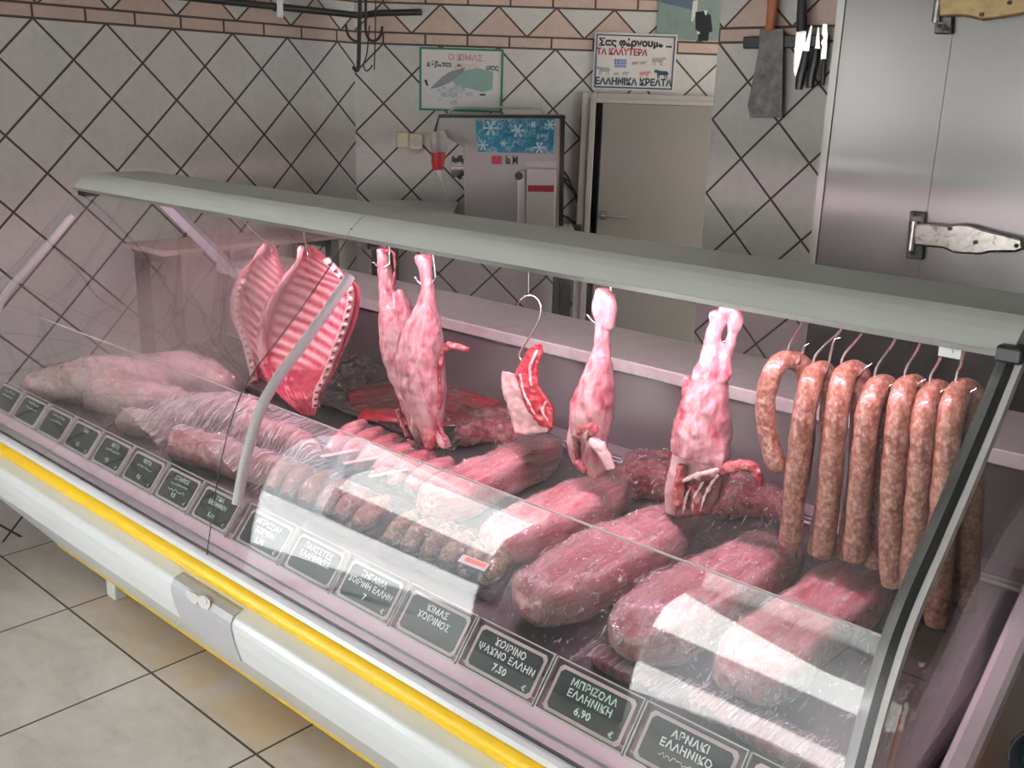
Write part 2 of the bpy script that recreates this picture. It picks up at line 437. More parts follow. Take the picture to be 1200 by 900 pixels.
def _fog(t, v):
    # condensation patch: thick around the middle of the left pane, ragged edge
    m = t.mapping(v, (1 / 0.46, 1 / 0.30, 1 / 0.25), loc=(0.40 / 0.46, 0.43 / 0.30, -1.07 / 0.25))
    ln = t.n('ShaderNodeVectorMath', operation='LENGTH'); t.l(m, ln.inputs[0])
    d = t.ma('MULTIPLY_ADD', t.noise(v, 7, 4), 0.22, t.ma('SUBTRACT', ln.outputs['Value'], 0.11))
    mr = t.n('ShaderNodeMapRange', interpolation_type='SMOOTHERSTEP'); t.l(d, mr.inputs['Value'])
    mr.inputs['From Min'].default_value = -0.15; mr.inputs['From Max'].default_value = 1.45; mr.inputs['To Min'].default_value = 0.225; mr.inputs['To Max'].default_value = 0.0
    return mr.outputs[0]
M['sideglass'] = clear('side_glass', (0.97, 0.98, 0.975), 0.0, 0.012)
M['fogglass'] = clear('misted_curved_glass', (0.965, 0.982, 0.976), 0.0, 0.044, haze=_fog, hazecol=(0.56, 0.47, 0.49))
def _mist():
    t = NT('condensation'); v = t.coord(); tr = t.n('ShaderNodeBsdfTransparent'); df = t.n('ShaderNodeBsdfDiffuse'); tl = t.n('ShaderNodeBsdfTranslucent')
    for q in (df, tl): q.inputs[0].default_value = (.60, .49, .51, 1)
    a = t.n('ShaderNodeMixShader'); a.inputs[0].default_value = .5; t.l(df.outputs[0], a.inputs[1]); t.l(tl.outputs[0], a.inputs[2])
    b = t.n('ShaderNodeMixShader'); t.l(_fog(t, v), b.inputs[0]); t.l(tr.outputs[0], b.inputs[1]); t.l(a.outputs[0], b.inputs[2]); return t.done(b.outputs[0])
M['mist'] = _mist()
M['marble'] = None
def _marble():
    t = NT('worktop_marble'); v = t.coord()
    n = t.noise(v, 16, 6, 0.7, 1.2); s = t.ramp(t.noise(t.mapping(v, (3, 9, 3)), 22, 4, 0.6), [(0.66, 0.0), (0.74, 1.0)])
    c = t.ramp(n, [(0.3, (0.50, 0.48, 0.46)), (0.6, (0.62, 0.60, 0.58))])
    c = t.mix(t.ma('MULTIPLY', s, 0.35), c, (0.30, 0.27, 0.26))
    return t.done(t.pbr(c, 0.35))
M['marble'] = _marble()
def _wood(name, a, b, sc_=(1, 14, 14)):
    t = NT(name); v = t.mapping(t.coord(), sc_); n = t.noise(v, 5, 5, 0.6, 0.6)
    return t.done(t.pbr(t.ramp(n, [(0.35, a), (0.65, b)]), 0.5))
M['woodred'] = _wood('handle_wood', (0.30, 0.08, 0.03), (0.46, 0.15, 0.06), (14, 14, 1))
M['woodtab'] = _wood('table_wood', (0.36, 0.24, 0.22), (0.52, 0.38, 0.35), (14, 1.5, 14))
def _paper(): return plain('poster_paper', (0.60, 0.57, 0.55), 0.45, var=0.03)
M['paper'] = _paper()
M['green'] = plain('green_print', (0.02, 0.20, 0.12), 0.5)
M['inkblack'] = plain('black_ink', (0.02, 0.022, 0.03), 0.5)
M['inkred'] = plain('red_ink', (0.42, 0.06, 0.08), 0.5)
M['inkpink'] = plain('faded_red_ink', (0.52, 0.26, 0.25), 0.5)
M['inkblue'] = plain('blue_ink', (0.08, 0.18, 0.42), 0.5)
M['inkteal'] = plain('dark_teal_ink', (0.02, 0.07, 0.09), 0.5)
M['inkgrey'] = plain('grey_print', (0.34, 0.33, 0.33), 0.5, var=0.3, vs=60)
M['inksea'] = plain('pale_green_print', (0.24, 0.36, 0.34), 0.5, var=0.12, vs=30)
M['inkmince'] = plain('bluish_mince_print', (0.40, 0.43, 0.50), 0.5, var=0.4, vs=70)
M['inkblade'] = plain('cleaver_print', (0.22, 0.24, 0.25), 0.45, var=0.15, vs=40)

# ================================================================== SETTING
bm = nb(); box(bm, (-3.75, -1.75, -0.1), (2.4, 6.2, 0.0)); struct('floor', bm, floor_tile())
bm = nb(); box(bm, (-3.75, -0.45, 0), (-3.6, 2.92, 2.75)); struct('wall_left', bm, wall_tile('tiles_left_wall', (0, 1, 0), 1.543, 0.2566, 0.02))
bm = nb(); bbox_(bm, -0.1, 3.2, -0.15, 0.0, 0, 2.75)
struct('wall_back', bm, wall_tile('tiles_back_wall', tuple(BE), BC.dot(BE) + 0.125, 0.2503, 0.123))
bm = nb(); box(bm, (-1.97, 3.23, 0), (2.4, 3.5, 2.75)); struct('wall_right', bm, wall_tile('tiles_pier', (1, 0, 0), -1.968, 0.261, 0.015))
bm = nb(); box(bm, (2.1, -1.75, 0), (2.25, 3.23, 2.75)); struct('wall_east', bm, M['plasterlight'])
bm = nb(); box(bm, (-3.75, -1.75, 2.75), (2.4, 6.2, 2.9)); struct('ceiling', bm, M['ceil'])
bm = nb(); box(bm, (-3.75, -1.75, 0), (-3.6, -0.45, 0.0001)); 
box(bm, (-3.75, -1.75, 2.25), (-3.6, -0.45, 2.75)); struct('trim_1', bm, M['plaster'])
bm = nb()                                                     # shop front: pier, door head, wall
box(bm, (-3.15, -1.75, 0), (-2.25, -1.6, 2.75)); box(bm, (-2.25, -1.75, 2.08), (0.25, -1.6, 2.75))
box(bm, (-3.75, -1.75, 2.25), (-3.15, -1.6, 2.75))
box(bm, (0.25, -1.75, 0), (2.1, -1.6, 2.75))
struct('wall_front', bm, M['plaster'])
bm = nb(); box(bm, (-14, -16, -0.3), (12, -1.75, -0.02)); box(bm, (-14, -1.75, -0.3), (-3.75, 3, -0.02)); struct('floor_street', bm, M['pave'])
bm = nb(); box(bm, (-20, -16.5, 2.5), (14, -16, 8)); struct('wall_street', bm, M['facade'])
bm = nb(); box(bm, (-20, -16.5, -0.3), (14, -15.9, 2.5)); struct('trim_2', bm, M['shops'])
bm = nb(); box(bm, (-2.6, -5.0, 2.2), (2.4, -1.75, 2.26)); struct('unseen_awning', bm, M['plaster'])  # unseen awning, added to cut off the bright street mirrored in the glass
portal('portal_door', (-1.0, -1.58, 1.04), (math.pi / 2, 0, 0), 2.5, 2.08)
portal('portal_side', (-3.59, -1.02, 1.12), (math.pi / 2, 0, -math.pi / 2), 1.15, 2.25)
portal('portal_corner', (-3.37, -1.58, 1.12), (math.pi / 2, 0, 0), 0.44, 2.25)

# ================================================================== COUNTER
X0, X1, XS = -3.234, -0.383, -1.841
PROF = [(1.058, .62), (1.067, .665), (1.076, .71), (1.086, .755), (1.097, .80), (1.110, .845), (1.125, .89), (1.144, .937), (1.170, .985), (1.210, 1.033), (1.268, 1.087), (1.340, 1.157), (1.412, 1.233), (1.468, 1.297)]
PROF = catmull(PROF, 4)
ct = thing('display_counter', 'long white refrigerated meat display counter with curved glass front, yellow bumper and grey top', 'counter', (-1.8, 1.7, 0))
# body
bm = nb()
body = [(1.062, .58), (1.03, .567), (1.014, .56), (1.007, .548), (1.006, .535), (1.012, .50), (1.026, .452), (1.030, .448), (1.302, .10), (1.36, .07), (2.28, .07), (2.28, .60), (1.12, .60)]
prism_x(bm, body, X0, X1 + 0.02); obj('body_panel', bm, M['white'], ct, bevel=0.004)
bm = nb(); prism_x(bm, [(1.296, .108), (1.302, .092), (1.318, .088), (1.318, .10)], X0, X1 + 0.02); obj('base_strip', bm, M['yellow'], ct, label='thin yellow strip')
bm = nb()
bp = [(1.058, .612), (1.047, .614), (1.037, .609), (1.031, .600), (1.030, .590), (1.034, .581), (1.044, .574), (1.062, .574)]
prism_x(bm, bp, X0, X1 + 0.02); obj('bumper', bm, M['yellow'], ct, True, label='yellow rubber bumper'); 
bm = nb(); prism_x(bm, [(1.045, .614), (1.058, .612), (1.075, .612), (1.075, .626), (1.066, .628), (1.050, .622)], X0, X1 + 0.02); obj('glass_channel', bm, M['white'], ct, label='white channel under the glass')
bm = nb(); prism_x(bm, [(1.0635, .6235), (1.068, .6235), (1.068, .632), (1.0635, .632)], X0, X1); obj('glass_seal', bm, M['black'], ct, label='black rubber seal')
bm = nb(); prism_x(bm, [(1.07, .60), (1.07, .621), (1.100, .629), (1.125, .629), (1.125, .60)], X0 + .01, X1 - .01); obj('front_ledge', bm, M['ledge'], ct, label='grey-green inner ledge')
bm = nb(); prism_x(bm, [(1.098, .628), (1.113, .6475), (1.135, .648), (1.135, .62)], X0 + .01, X1 - .01); obj('tag_ledge', bm, M['pinkledge'], ct, label='pink ledge under the price tags')
bm = nb(); prism_x(bm, [(1.135, .60), (1.135, .6475), (1.17, zdeck(1.17)), (1.99, zdeck(1.99)), (1.99, .60)], X0 + .01, X1 - .01); obj('deck', bm, M['deck'], ct, label='steel display deck')
bm = nb(); prism_x(bm, [(1.985, .60), (1.985, zdeck(1.99) + .006), (2.002, .765), (2.02, .962), (2.28, .962), (2.28, .60)], X0 + .01, X1 + .02); obj('rear_panel', bm, M['panel'], ct)
bm = nb(); 
for q in (0.004, 0.026): cyl(bm, (X0 + .02, 1.972 - q, zdeck(1.972) + .008), (X1 - .03, 1.972 - q, zdeck(1.972) + .008), .005, 8)
obj('deck_rail', bm, M['alu'], ct, True, label='twin bright rails at the back of the deck')
# canopy in two sections
CP = [(1.462, 1.300), (1.474, 1.313), (1.488, 1.326), (1.502, 1.336), (1.514, 1.342), (1.522, 1.3455), (1.530, 1.3455), (1.536, 1.343), (1.60, 1.345), (1.72, 1.345), (1.735, 1.340), (1.735, 1.312), (1.70, 1.305), (1.50, 1.300)]
for a, b in ((X0, XS - 0.0012), (XS + 0.0012, X1)):
    bm = nb(); prism_x(bm, CP, a, b); obj('canopy', bm, M['canopy'], ct, bevel=0.0)
bm = nb(); prism_x(bm, [(y + (.004 if y < 1.6 else -.004), z - .004 if z > 1.32 else z + .004) for y, z in CP], XS - .004, XS + .004); obj('canopy_joint', bm, M['black'], ct)
bm = nb(); prism_x(bm, [(1.459, 1.294), (1.472, 1.294), (1.472, 1.3), (1.462, 1.302)], X0, X1); obj('canopy_trim', bm, M['chrome'], ct, label='thin bright metal edge under the grey top')
# glass
for a, b, m_, lb in ((X0, XS - .001, 'fogglass', 'left pane, misted in the middle'), (XS + .001, X1, 'glass', 'right pane, clear')):
    bm = nb(); sweep_yz(bm, PROF, a, b, 0.006); obj('front_glass', bm, M[m_], ct, True, label=lb)
PI_ = catmull(PROF, 2)
def off(prof, d):
    o = []
    for i in range(len(prof)):
        a = Vector(prof[max(i - 1, 0)]); b = Vector(prof[min(i + 1, len(prof) - 1)]); t = (b - a).normalized()
        o.append((prof[i][0] + t.y * d, prof[i][1] - t.x * d))
    return o
for d_ in (.0066, .0072, .0078, .0084):
    bm = nb(); pr = off(PROF, d_); g = [[bm.verts.new((x, y, z)) for y, z in pr] for x in (-2.95, -1.845)]
    for i in range(len(pr) - 1): bm.faces.new((g[0][i], g[0][i + 1], g[1][i + 1], g[1][i]))
    obj('condensation', bm, M['mist'], ct, True, label='mist on the inside of the left pane')
bm = nb(); sweep_yz(bm, off(PROF, -.0008), XS - .0010, XS + .0010, 0.0012); obj('glass_joint', bm, M['black'], ct)
# curved struts behind the glass
for x in (XS + 0.055, X0 + 0.05):
    pr = off(PROF, 0.022)[12:-3:4]
    bm = nb(); tube(bm, [(x, y, z) for y, z in pr], 0.0120, 12); obj('glass_strut', bm, M['strut'], ct, True)
    bm = nb(); box(bm, (x - .022, 1.462, 1.276), (x + .022, 1.52, 1.301)); obj('strut_bracket', bm, M['dark'], ct, bevel=.006)
# right end frame of the front glass
for a, b, d, th, m_, nm in ((X1 - .018, X1 - .005, .0, .016, 'alu', 'end_frame'), (X1 - .005, X1 + .006, -.001, .018, 'black', 'end_seal'), (X1 + .006, X1 + .015, .0, .016, 'grey', 'end_frame')):
    bm = nb(); sweep_yz(bm, off(PROF, d), a, b, th); obj(nm, bm, M[m_], ct)
bm = nb(); box(bm, (X1 - .02, 1.452, 1.288), (X1 + .016, 1.49, 1.312)); obj('end_cap', bm, M['black'], ct, bevel=.004)
bm = nb(); sweep_yz(bm, off(PROF[:29], .004), X1 + .015, X1 + .03, .03); obj('glass_clamp', bm, M['acry'], ct)
# end panes (side glass), between front glass and rear
def endpane(x):
    bm = nb(); pr = off(PROF, .018)
    poly = pr + [(1.70, 1.30), (1.98, .98), (1.98, .70), (1.10, .655)]
    prism_x(bm, poly, x - .003, x + .003); return bm
obj('side_glass', endpane(X1 + .004), M['sideglass'], ct)
obj('side_glass', endpane(X0 + .006), M['sideglass'], ct)
# moulded end panels
EP = [(1.302, .10), (1.04, .50), (1.012, .545), (1.03, .58), (1.08, .61), (1.16, .618), (1.25, .632), (1.33, .657), (1.41, .70), (1.50, .757), (1.60, .825), (1.69, .882), (1.78, .925), (1.88, .95), (2.0, .96), (2.28, .96), (2.28, .07), (1.36, .07)]
bm = nb(); prism_x(bm, EP, X1 + .017, X1 + .062); obj('end_panel', bm, M['endp'], ct, bevel=.012, label='rounded grey end panel')
bm = nb(); prism_x(bm, EP[:5] + [(1.16, .614), (2.28, .614), (2.28, .07), (1.36, .07)], X0 - .05, X0); obj('end_panel', bm, M['endp'], ct, bevel=.012)
# sloping rear post of the grey top at the far left end
bm = nb(); tube(bm, [(X0 + .06, 1.70, 1.29), (X0 + .06, 2.03, .95)], .022, 4); obj('rear_post', bm, M['plate'], ct)
# cover plate with the remains of a sticker
pa = onY(242, 694, 1.012).x; pb = onY(296, 727, 1.012).x
bm = nb(); pl = [(1.055, .5705), (1.028, .5695), (1.010, .563), (1.003, .549), (1.002, .535), (1.008, .50), (1.022, .451), (1.03, .449), (1.03, .52), (1.05, .565)]
prism_x(bm, pl, -1.905, -1.665); pt = obj('cover_plate', bm, M['plate'], ct, label='grey plastic cover plate')
for i in range(5):
    bm = nb(); cx = -1.79 + R_.uniform(-.05, .05); cy = 1.0055 + R_.uniform(-.002, .004)
    r = R_.uniform(.008, .02); n = 7
    pts = [(cx + r * 1.6 * math.cos(k * 6.283 / n) * R_.uniform(.7, 1.1), r * .7 * math.sin(k * 6.283 / n)) for k in range(n)]
    o_ = Vector((0, 1.0037, .556)); poly_prism(bm, pts, o_ + Vector((0, R_.uniform(-.001, .001), R_.uniform(-.004, .006))), Vector((1, 0, 0)), Vector((0, .35, .93)).normalized(), Vector((0, -.93, .35)).normalized(), 0, .0012)
    obj('sticker_remains', bm, M['paper'], pt, label='torn white remains of a sticker')
for x, y in ((-2.93, 1.36), (-.7, 1.36), (-2.93, 2.2), (-.7, 2.2)):
    bm = nb(); box(bm, (x - .03, y - .03, 0), (x + .03, y + .03, .085)); obj('foot', bm, M['white'], ct, bevel=.006)
# rail for the hooks and the pink display lamps
RY, RZ = 1.63, 1.283
bm = nb(); cyl(bm, (X0 + .03, RY, RZ), (X1 - .03, RY, RZ), .007, 10)
for x in (X0 + .1, -2.6, XS, -1.2, X1 - .1): cyl(bm, (x, RY, RZ), (x, RY, 1.306), .004, 8)
obj('hanging_rail', bm, M['chrome'], ct, True)
bm = nb(); pc = onY(1114, 411, 1.5); box(bm, (pc.x - .016, 1.497, pc.z - .010), (pc.x + .016, 1.500, 1.30)); cyl(bm, (pc.x, 1.4945, pc.z), (pc.x, 1.4975, pc.z), .005, 10); obj('rail_plate', bm, M['alu'], ct)
lm = NT('pink_tube'); lamp_m = lm.done(lm.pbr((0.9, 0.7, 0.75), 0.5, emit=(1.0, 0.62, 0.74), es=2.0))
for a, b in ((X0 + .12, XS - .08), (XS + .08, X1 - .12)):
    bm = nb(); cyl(bm, (a, 1.53, 1.2985), (b, 1.53, 1.2985), .006, 10); obj('display_lamp', bm, lamp_m, ct, True, label='pink display tube')
    ld = bpy.data.lights.new('lamp', 'AREA'); ld.shape = 'RECTANGLE'; ld.size = b - a; ld.size_y = .012; ld.energy = 6.2; ld.color = (1.0, 0.61, 0.78)
    lo = bpy.data.objects.new('display_lamp_light', ld); C.objects.link(lo); lo.location = ((a + b) / 2, 1.515, 1.2905); lo.rotation_euler = (0.28, 0, 0)
# inner acrylic screens behind the tags
SB, ST = Vector((0, 1.232, .668)), Vector((0, 1.306, .90))
for a, b, sl in ((X0 + .03, -2.02, 0), (-1.99, X1 - .03, 0)):
    bm = nb(); prism_x(bm, [(SB.y, SB.z), (ST.y, ST.z), (ST.y + .004, ST.z - .001), (SB.y + .004, SB.z - .001)], a, b); o = obj('inner_screen', bm, M['acry'], ct, label='low clear screen behind the tags')
    bm = nb(); prism_x(bm, [(ST.y - .0005, ST.z - .002), (ST.y - .0005, ST.z + .001), (ST.y + .0045, ST.z), (ST.y + .0045, ST.z - .003)], a, b); obj('screen_edge', bm, M['grey'], o)

# marble worktop behind
bm = nb(); box(bm, (X0 - .05, 1.995, .963), (X1 + .35, 2.295, .996)); rooted('marble_worktop', bm, M['marble'], (-1.7, 2.14, .963), bevel=.004, label='speckled grey marble worktop along the back of the meat counter', cat='worktop')

# ================================================================== BACK ROOM
def btext(bm, body, u, z, size, off, bold=0.0, sx=1.0, spacing=1.0):
    t = text_bm(body, size, bold, spacing=spacing); t.transform(frame_m(B(u, z, off), BE, EZ) @ Matrix.Diagonal((sx, 1, 1, 1))); merge(bm, t)
def uz(px, py, off_=0.0):
    p = onB(px, py, off_); return (p - BC).dot(BE), p.z
def bpoly(bm, pxs, o0, o1, at=None):
    """polygon given by pixels, lying out from the back wall between o0 and o1"""
    pts = [uz(x, y, o1 if at is None else at) for x, y in pxs]
    poly_prism(bm, pts, BC, BE, EZ, BN, o0, o1)
# door in the back wall
dr = bpy.data.objects.new('door_1', None); C.objects.link(dr); dr.location = B(1.5, 0); dr['kind'] = 'structure'; ROOTS[dr] = Matrix.Translation(-dr.location)
bm = nb(); bbox_(bm, 1.0, 1.062, 0.001, .03, 0, 1.655); bbox_(bm, 1.062, 2.2, 0.001, .03, 1.612, 1.655); bbox_(bm, 2.14, 2.2, .001, .03, 0, 1.612)
bbox_(bm, 1.035, 1.062, .03, .038, 0, 1.63); bbox_(bm, 1.035, 2.2, .03, .038, 1.612, 1.632); obj('frame', bm, M['doorframe'], dr, bevel=.003)
bm = nb(); bbox_(bm, 1.062, 2.14, .001, .004, 0, 1.612); obj('gap', bm, M['gap'], dr)
bm = nb(); bbox_(bm, 1.092, 2.12, .005, .04, .01, 1.6115); obj('panel', bm, M['door'], dr, bevel=.003)
bm = nb(); cyl(bm, B(1.118, 1.125, .04), B(1.118, 1.125, .085), .009, 10); tube(bm, [B(1.105, 1.125, .082), B(1.16, 1.124, .088), B(1.228, 1.121, .086)], .0075, 10, 4); cyl(bm, B(1.118, 1.125, .04), B(1.118, 1.125, .046), .019, 14)
obj('handle', bm, M['chrome'], dr, True)

# poster: green frame, mince and cleaver
def poster(name, u0, u1, z0, z1, label, mat_border, bw, loc_off=.001):
    t = thing(name, label, 'sign', B((u0 + u1) / 2, z0))
    bm = nb(); bbox_(bm, u0, u1, loc_off, .010, z0, z1); obj('sheet', bm, M['paper'], t)
    if mat_border:
        bm = nb(); o1 = .014
        bbox_(bm, u0, u1, .009, o1, z1 - bw, z1); bbox_(bm, u0, u1, .009, o1, z0, z0 + bw); bbox_(bm, u0, u0 + bw, .009, o1, z0, z1); bbox_(bm, u1 - bw, u1, .009, o1, z0, z1)
        obj('border', bm, mat_border, t)
    return t
t = poster('poster', .284, .650, 1.556, 1.822, 'faded poster in a green frame with a mince and cleaver picture, above the machine', M['green'], .009)
bm = nb(); btext(bm, 'Ο ΚΙΜΑΣ', .485, 1.782, .036, .0106, .0012); obj('lettering', bm, M['inkpink'], t, label='faded red heading')
bm = nb(); btext(bm, 'κόβεται', .370, 1.752, .030, .0106, .0012); obj('lettering', bm, M['inkteal'], t, label='dark word at the left'); bm = nb(); btext(bm, 'σας', .602, 1.744, .030, .0106, .0012); obj('lettering', bm, M['inkteal'], t, label='dark word at the right')
bm = nb(); btext(bm, 'μπροστά', .488, 1.750, .026, .0106, .0008); obj('lettering', bm, plain('faint_ink', (.60, .46, .40), .6), t, label='faint sun-bleached word')
bm = nb(); bpoly(bm, [(530, 95), (546, 82), (560, 80), (578, 84), (577, 105), (566, 108), (548, 103), (535, 101)], .010, .0112); obj('picture', bm, M['inksea'], t, label='pale green cleaver blade')
bm = nb()
for i in range(38):
    px, py = R_.gauss(530, 9), R_.gauss(108, 6.5)
    if not (507 < px < 560 and 92 < py < 125): continue
    u_, z_ = uz(px, py); r = R_.uniform(.004, .012)
    poly_prism(bm, [(u_ + r * 1.3 * math.cos(k), z_ + r * math.sin(k)) for k in (0, 1.05, 2.1, 3.14, 4.2, 5.25)], BC, BE, EZ, BN, .010, .0108 + i * 2e-5)
obj('picture', bm, M['inkmince'], t, label='bluish heap of mince')
bm = nb(); bpoly(bm, [(504, 104), (517, 91), (527, 84), (545, 79), (544, 84), (527, 97), (512, 103)], .010, .0114); obj('picture', bm, M['inkblade'], t)
bm = nb(); bpoly(bm, [(497, 94), (500, 93), (502, 100), (500, 101)], .010, .0114); obj('mark', bm, M['inkblack'], t); bm = nb(); bpoly(bm, [(562, 110), (569, 110), (569, 112), (562, 112)], .010, .0114); obj('mark', bm, M['inkblack'], t)

t = poster('sign', 1.043, 1.402, 1.668, 1.906, 'white Greek sign with blue border, farm animals and a flag, over the door', None, 0)
bm = nb()
for a, b, c, d in ((1.051, 1.394, 1.893, 1.898), (1.051, 1.394, 1.676, 1.682), (1.051, 1.056, 1.676, 1.898), (1.389, 1.394, 1.676, 1.898)): bbox_(bm, a, b, .009, .0125, c, d)
obj('border', bm, plain('navy_border', (.05, .06, .12), .5), t)
bm = nb(); btext(bm, 'Σας φέρνουμε ...', 1.221, 1.865, .040, .0108, .0020, sx=1.02); obj('lettering', bm, M['inkblack'], t, label='black top line')
bm = nb(); btext(bm, 'ΤΑ ΚΑΛΥΤΕΡΑ', 1.165, 1.826, .0365, .0108, .0016, sx=.88); obj('lettering', bm, M['inkred'], t, label='dark red middle line')
bm = nb(); btext(bm, 'ΕΛΛΗΝΙΚΑ ΚΡΕΑΤΑ', 1.222, 1.703, .0395, .0108, .0018, sx=.92); obj('lettering', bm, M['inkteal'], t, label='dark teal bottom line')
bm = nb(); fu, fz = 1.135, 1.763
for k in range(5): bbox_(bm, fu, fu + .052, .010, .0112, fz + k * .0075, fz + k * .0075 + .0042)
bbox_(bm, fu, fu + .020, .010, .0114, fz + .015, fz + .0342)
obj('picture', bm, M['inkblue'], t, label='small blue and white striped flag')
bm = nb(); bbox_(bm, fu + .0085, fu + .0115, .0113, .0117, fz + .015, fz + .0342); bbox_(bm, fu, fu + .02, .0113, .0117, fz + .023, fz + .026); obj('flag_cross', bm, M['paper'], t)
def beast(u, z, s, m_, lb, flip=1):
    bm = nb()
    def pg(p): poly_prism(bm, [(u + flip * a * s, z + b * s) for a, b in p], BC, BE, EZ, BN, .010, .0111)
    pg([(-1, .1), (-.7, .42), (.2, .45), (.6, .5), (.9, .62), (1.15, .4), (1.1, .2), (.75, .15), (.6, -.15), (-.8, -.15)])
    for a in (-.8, -.5, .3, .52): pg([(a, -.12), (a + .16, -.12), (a + .12, -.62), (a, -.62)])
    obj('picture', bm, M[m_], t, label=lb)
beast(1.09, 1.748, .030, 'inkgrey', 'grey cow picture', -1); beast(1.325, 1.795, .030, 'inkgrey', 'grey goat picture')
beast(1.345, 1.741, .030, 'inkteal', 'dark ox picture', -1); beast(1.27, 1.738, .024, 'inkpink', 'pink pig picture')
beast(1.145, 1.735, .012, 'inkpink', 'small hen picture'); beast(1.185, 1.738, .014, 'inkgrey', 'small cock picture'); beast(1.225, 1.782, .014, 'inkpink', 'small lamb picture'); beast(1.258, 1.784, .014, 'inkgrey', 'small sheep picture')

t = thing('photo_print', 'large greenish photograph of a dark-clothed person, pinned high over the door', 'picture', B(1.44, 1.886))
bm = nb(); bbox_(bm, 1.31, 1.62, .001, .006, 1.886, 2.16); obj('sheet', bm, plain('green_photo', (.20, .26, .245), .3, var=.25, vs=20), t)
bm = nb(); bpoly(bm, [(774, 3), (801, 9), (812, 12), (812, -20), (774, -20)], .005, .0068); obj('picture', bm, plain('blue_photo_shape', (.10, .14, .19), .3, var=.2), t)
bm = nb(); bpoly(bm, [(815, 14), (826, 13), (833, 18), (835, 37), (831, 38), (830, 48), (818, 48), (818, 36), (815, 35)], .005, .0072); obj('figure', bm, plain('dark_coat_print', (.012, .016, .022), .3), t)
bm = nb(); bpoly(bm, [(812, 2), (818, 0), (817, 12), (812, 26), (810, 24)], .005, .007); bpoly(bm, [(817, 37), (820, 37), (820, 40), (817, 40)], .005, .0076); bpoly(bm, [(825, 12), (829, 12), (828, 18), (826, 17)], .005, .0076); obj('picture', bm, M['paper'], t)

# socket and plug
t = thing('power_socket', 'cream double power socket on the tiled wall left of the machine', 'socket', B(.24, 1.42))
bm = nb(); bbox_(bm, .184, .243, .001, .035, 1.392, 1.46); bbox_(bm, .243, .300, .001, .042, 1.388, 1.456); obj('housing', bm, M['cream'], t, bevel=.006)
bm = nb(); cyl(bm, B(.272, 1.422, .041), B(.272, 1.422, .0435), .021, 20); cyl(bm, B(.266, 1.422, .043), B(.266, 1.422, .0445), .004, 8); cyl(bm, B(.279, 1.422, .043), B(.279, 1.422, .0445), .004, 8); obj('socket_face', bm, M['grey'], t)
bm = nb(); tube(bm, [B(.235, 1.392, .03), B(.25, 1.376, .03), B(.275, 1.376, .03), B(.285, 1.39, .03)], .005, 8, 4); obj('cable', bm, M['cream'], t, True)

# work table behind
TZ = 1.08
t = thing('work_table', 'white topped work table standing under the machine against the back wall', 'table', B(.6, 0, .3))
bm = nb(); bbox_(bm, .12, .98, .02, .60, TZ - .035, TZ); obj('table_top', bm, M['marble'], t, bevel=.004)
for u_ in (.17, .93):
    for o_ in (.07, .55):
        bm = nb(); bbox_(bm, u_ - .025, u_ + .025, o_ - .025, o_ + .025, 0, TZ - .035); obj('leg', bm, M['dark'], t)
bm = nb(); bbox_(bm, .14, .96, .04, .58, .5, .53); obj('shelf', bm, M['dark'], t)

t = thing('cutting_board', 'white slab on dark bearers on the work table, left of the machine', 'board', B(.28, TZ, .35))
bm = nb(); bbox_(bm, .10, .47, .08, .60, TZ + .06, TZ + .088); obj('slab', bm, M['marble'], t, bevel=.003)
for u_ in (.16, .42):
    bm = nb(); bbox_(bm, u_ - .02, u_ + .02, .10, .58, TZ, TZ + .06); obj('bearer', bm, M['dark'], t)

# the machine
MO = .40
t = thing('meat_machine', 'large grey enamelled butcher machine with a blue wintry sticker on its front', 'machine', B(.65, TZ, .28))
mu0, mu1 = uz(547, 200, MO)[0], uz(657, 200, MO)[0]
bm = nb(); bpoly(bm, [(512, 137), (657, 137), (655, 270), (545, 270), (543, 172), (532, 166), (518, 158), (509, 154)], .14, MO)
obj('body', bm, M['machine'], t, bevel=.004)
bm = nb(); bpoly(bm, [(514, 134.5), (662, 135), (663, 139), (513, 138)], .13, MO + .004); bpoly(bm, [(657, 138), (662, 138), (660, 265), (655.5, 265)], .13, MO + .003); bpoly(bm, [(508, 154), (513, 138), (515, 138), (511, 155)], .13, MO + .003); obj('edge_trim', bm, M['blackp'], t)
snow_m = plain('snow_print', (.55, .68, .72), .4); stk = NT('winter_sticker'); v = stk.coord(); n1 = stk.noise(v, 9, 3); n2 = stk.noise(v, 30, 5, .7, 1.5)
wc = stk.mix(stk.ramp(n2, [(.50, 0.0), (.62, 0.7)]), stk.ramp(n1, [(.35, (.005, .12, .24)), (.6, (.02, .26, .42))]), (.45, .62, .68))
bm = nb(); bpoly(bm, [(557, 140), (650, 139), (648, 180), (560, 178)], MO, MO + .0015); s_ = obj('sticker', bm, stk.done(stk.pbr(wc, .3)), t, label='blue sticker with white snowflakes')
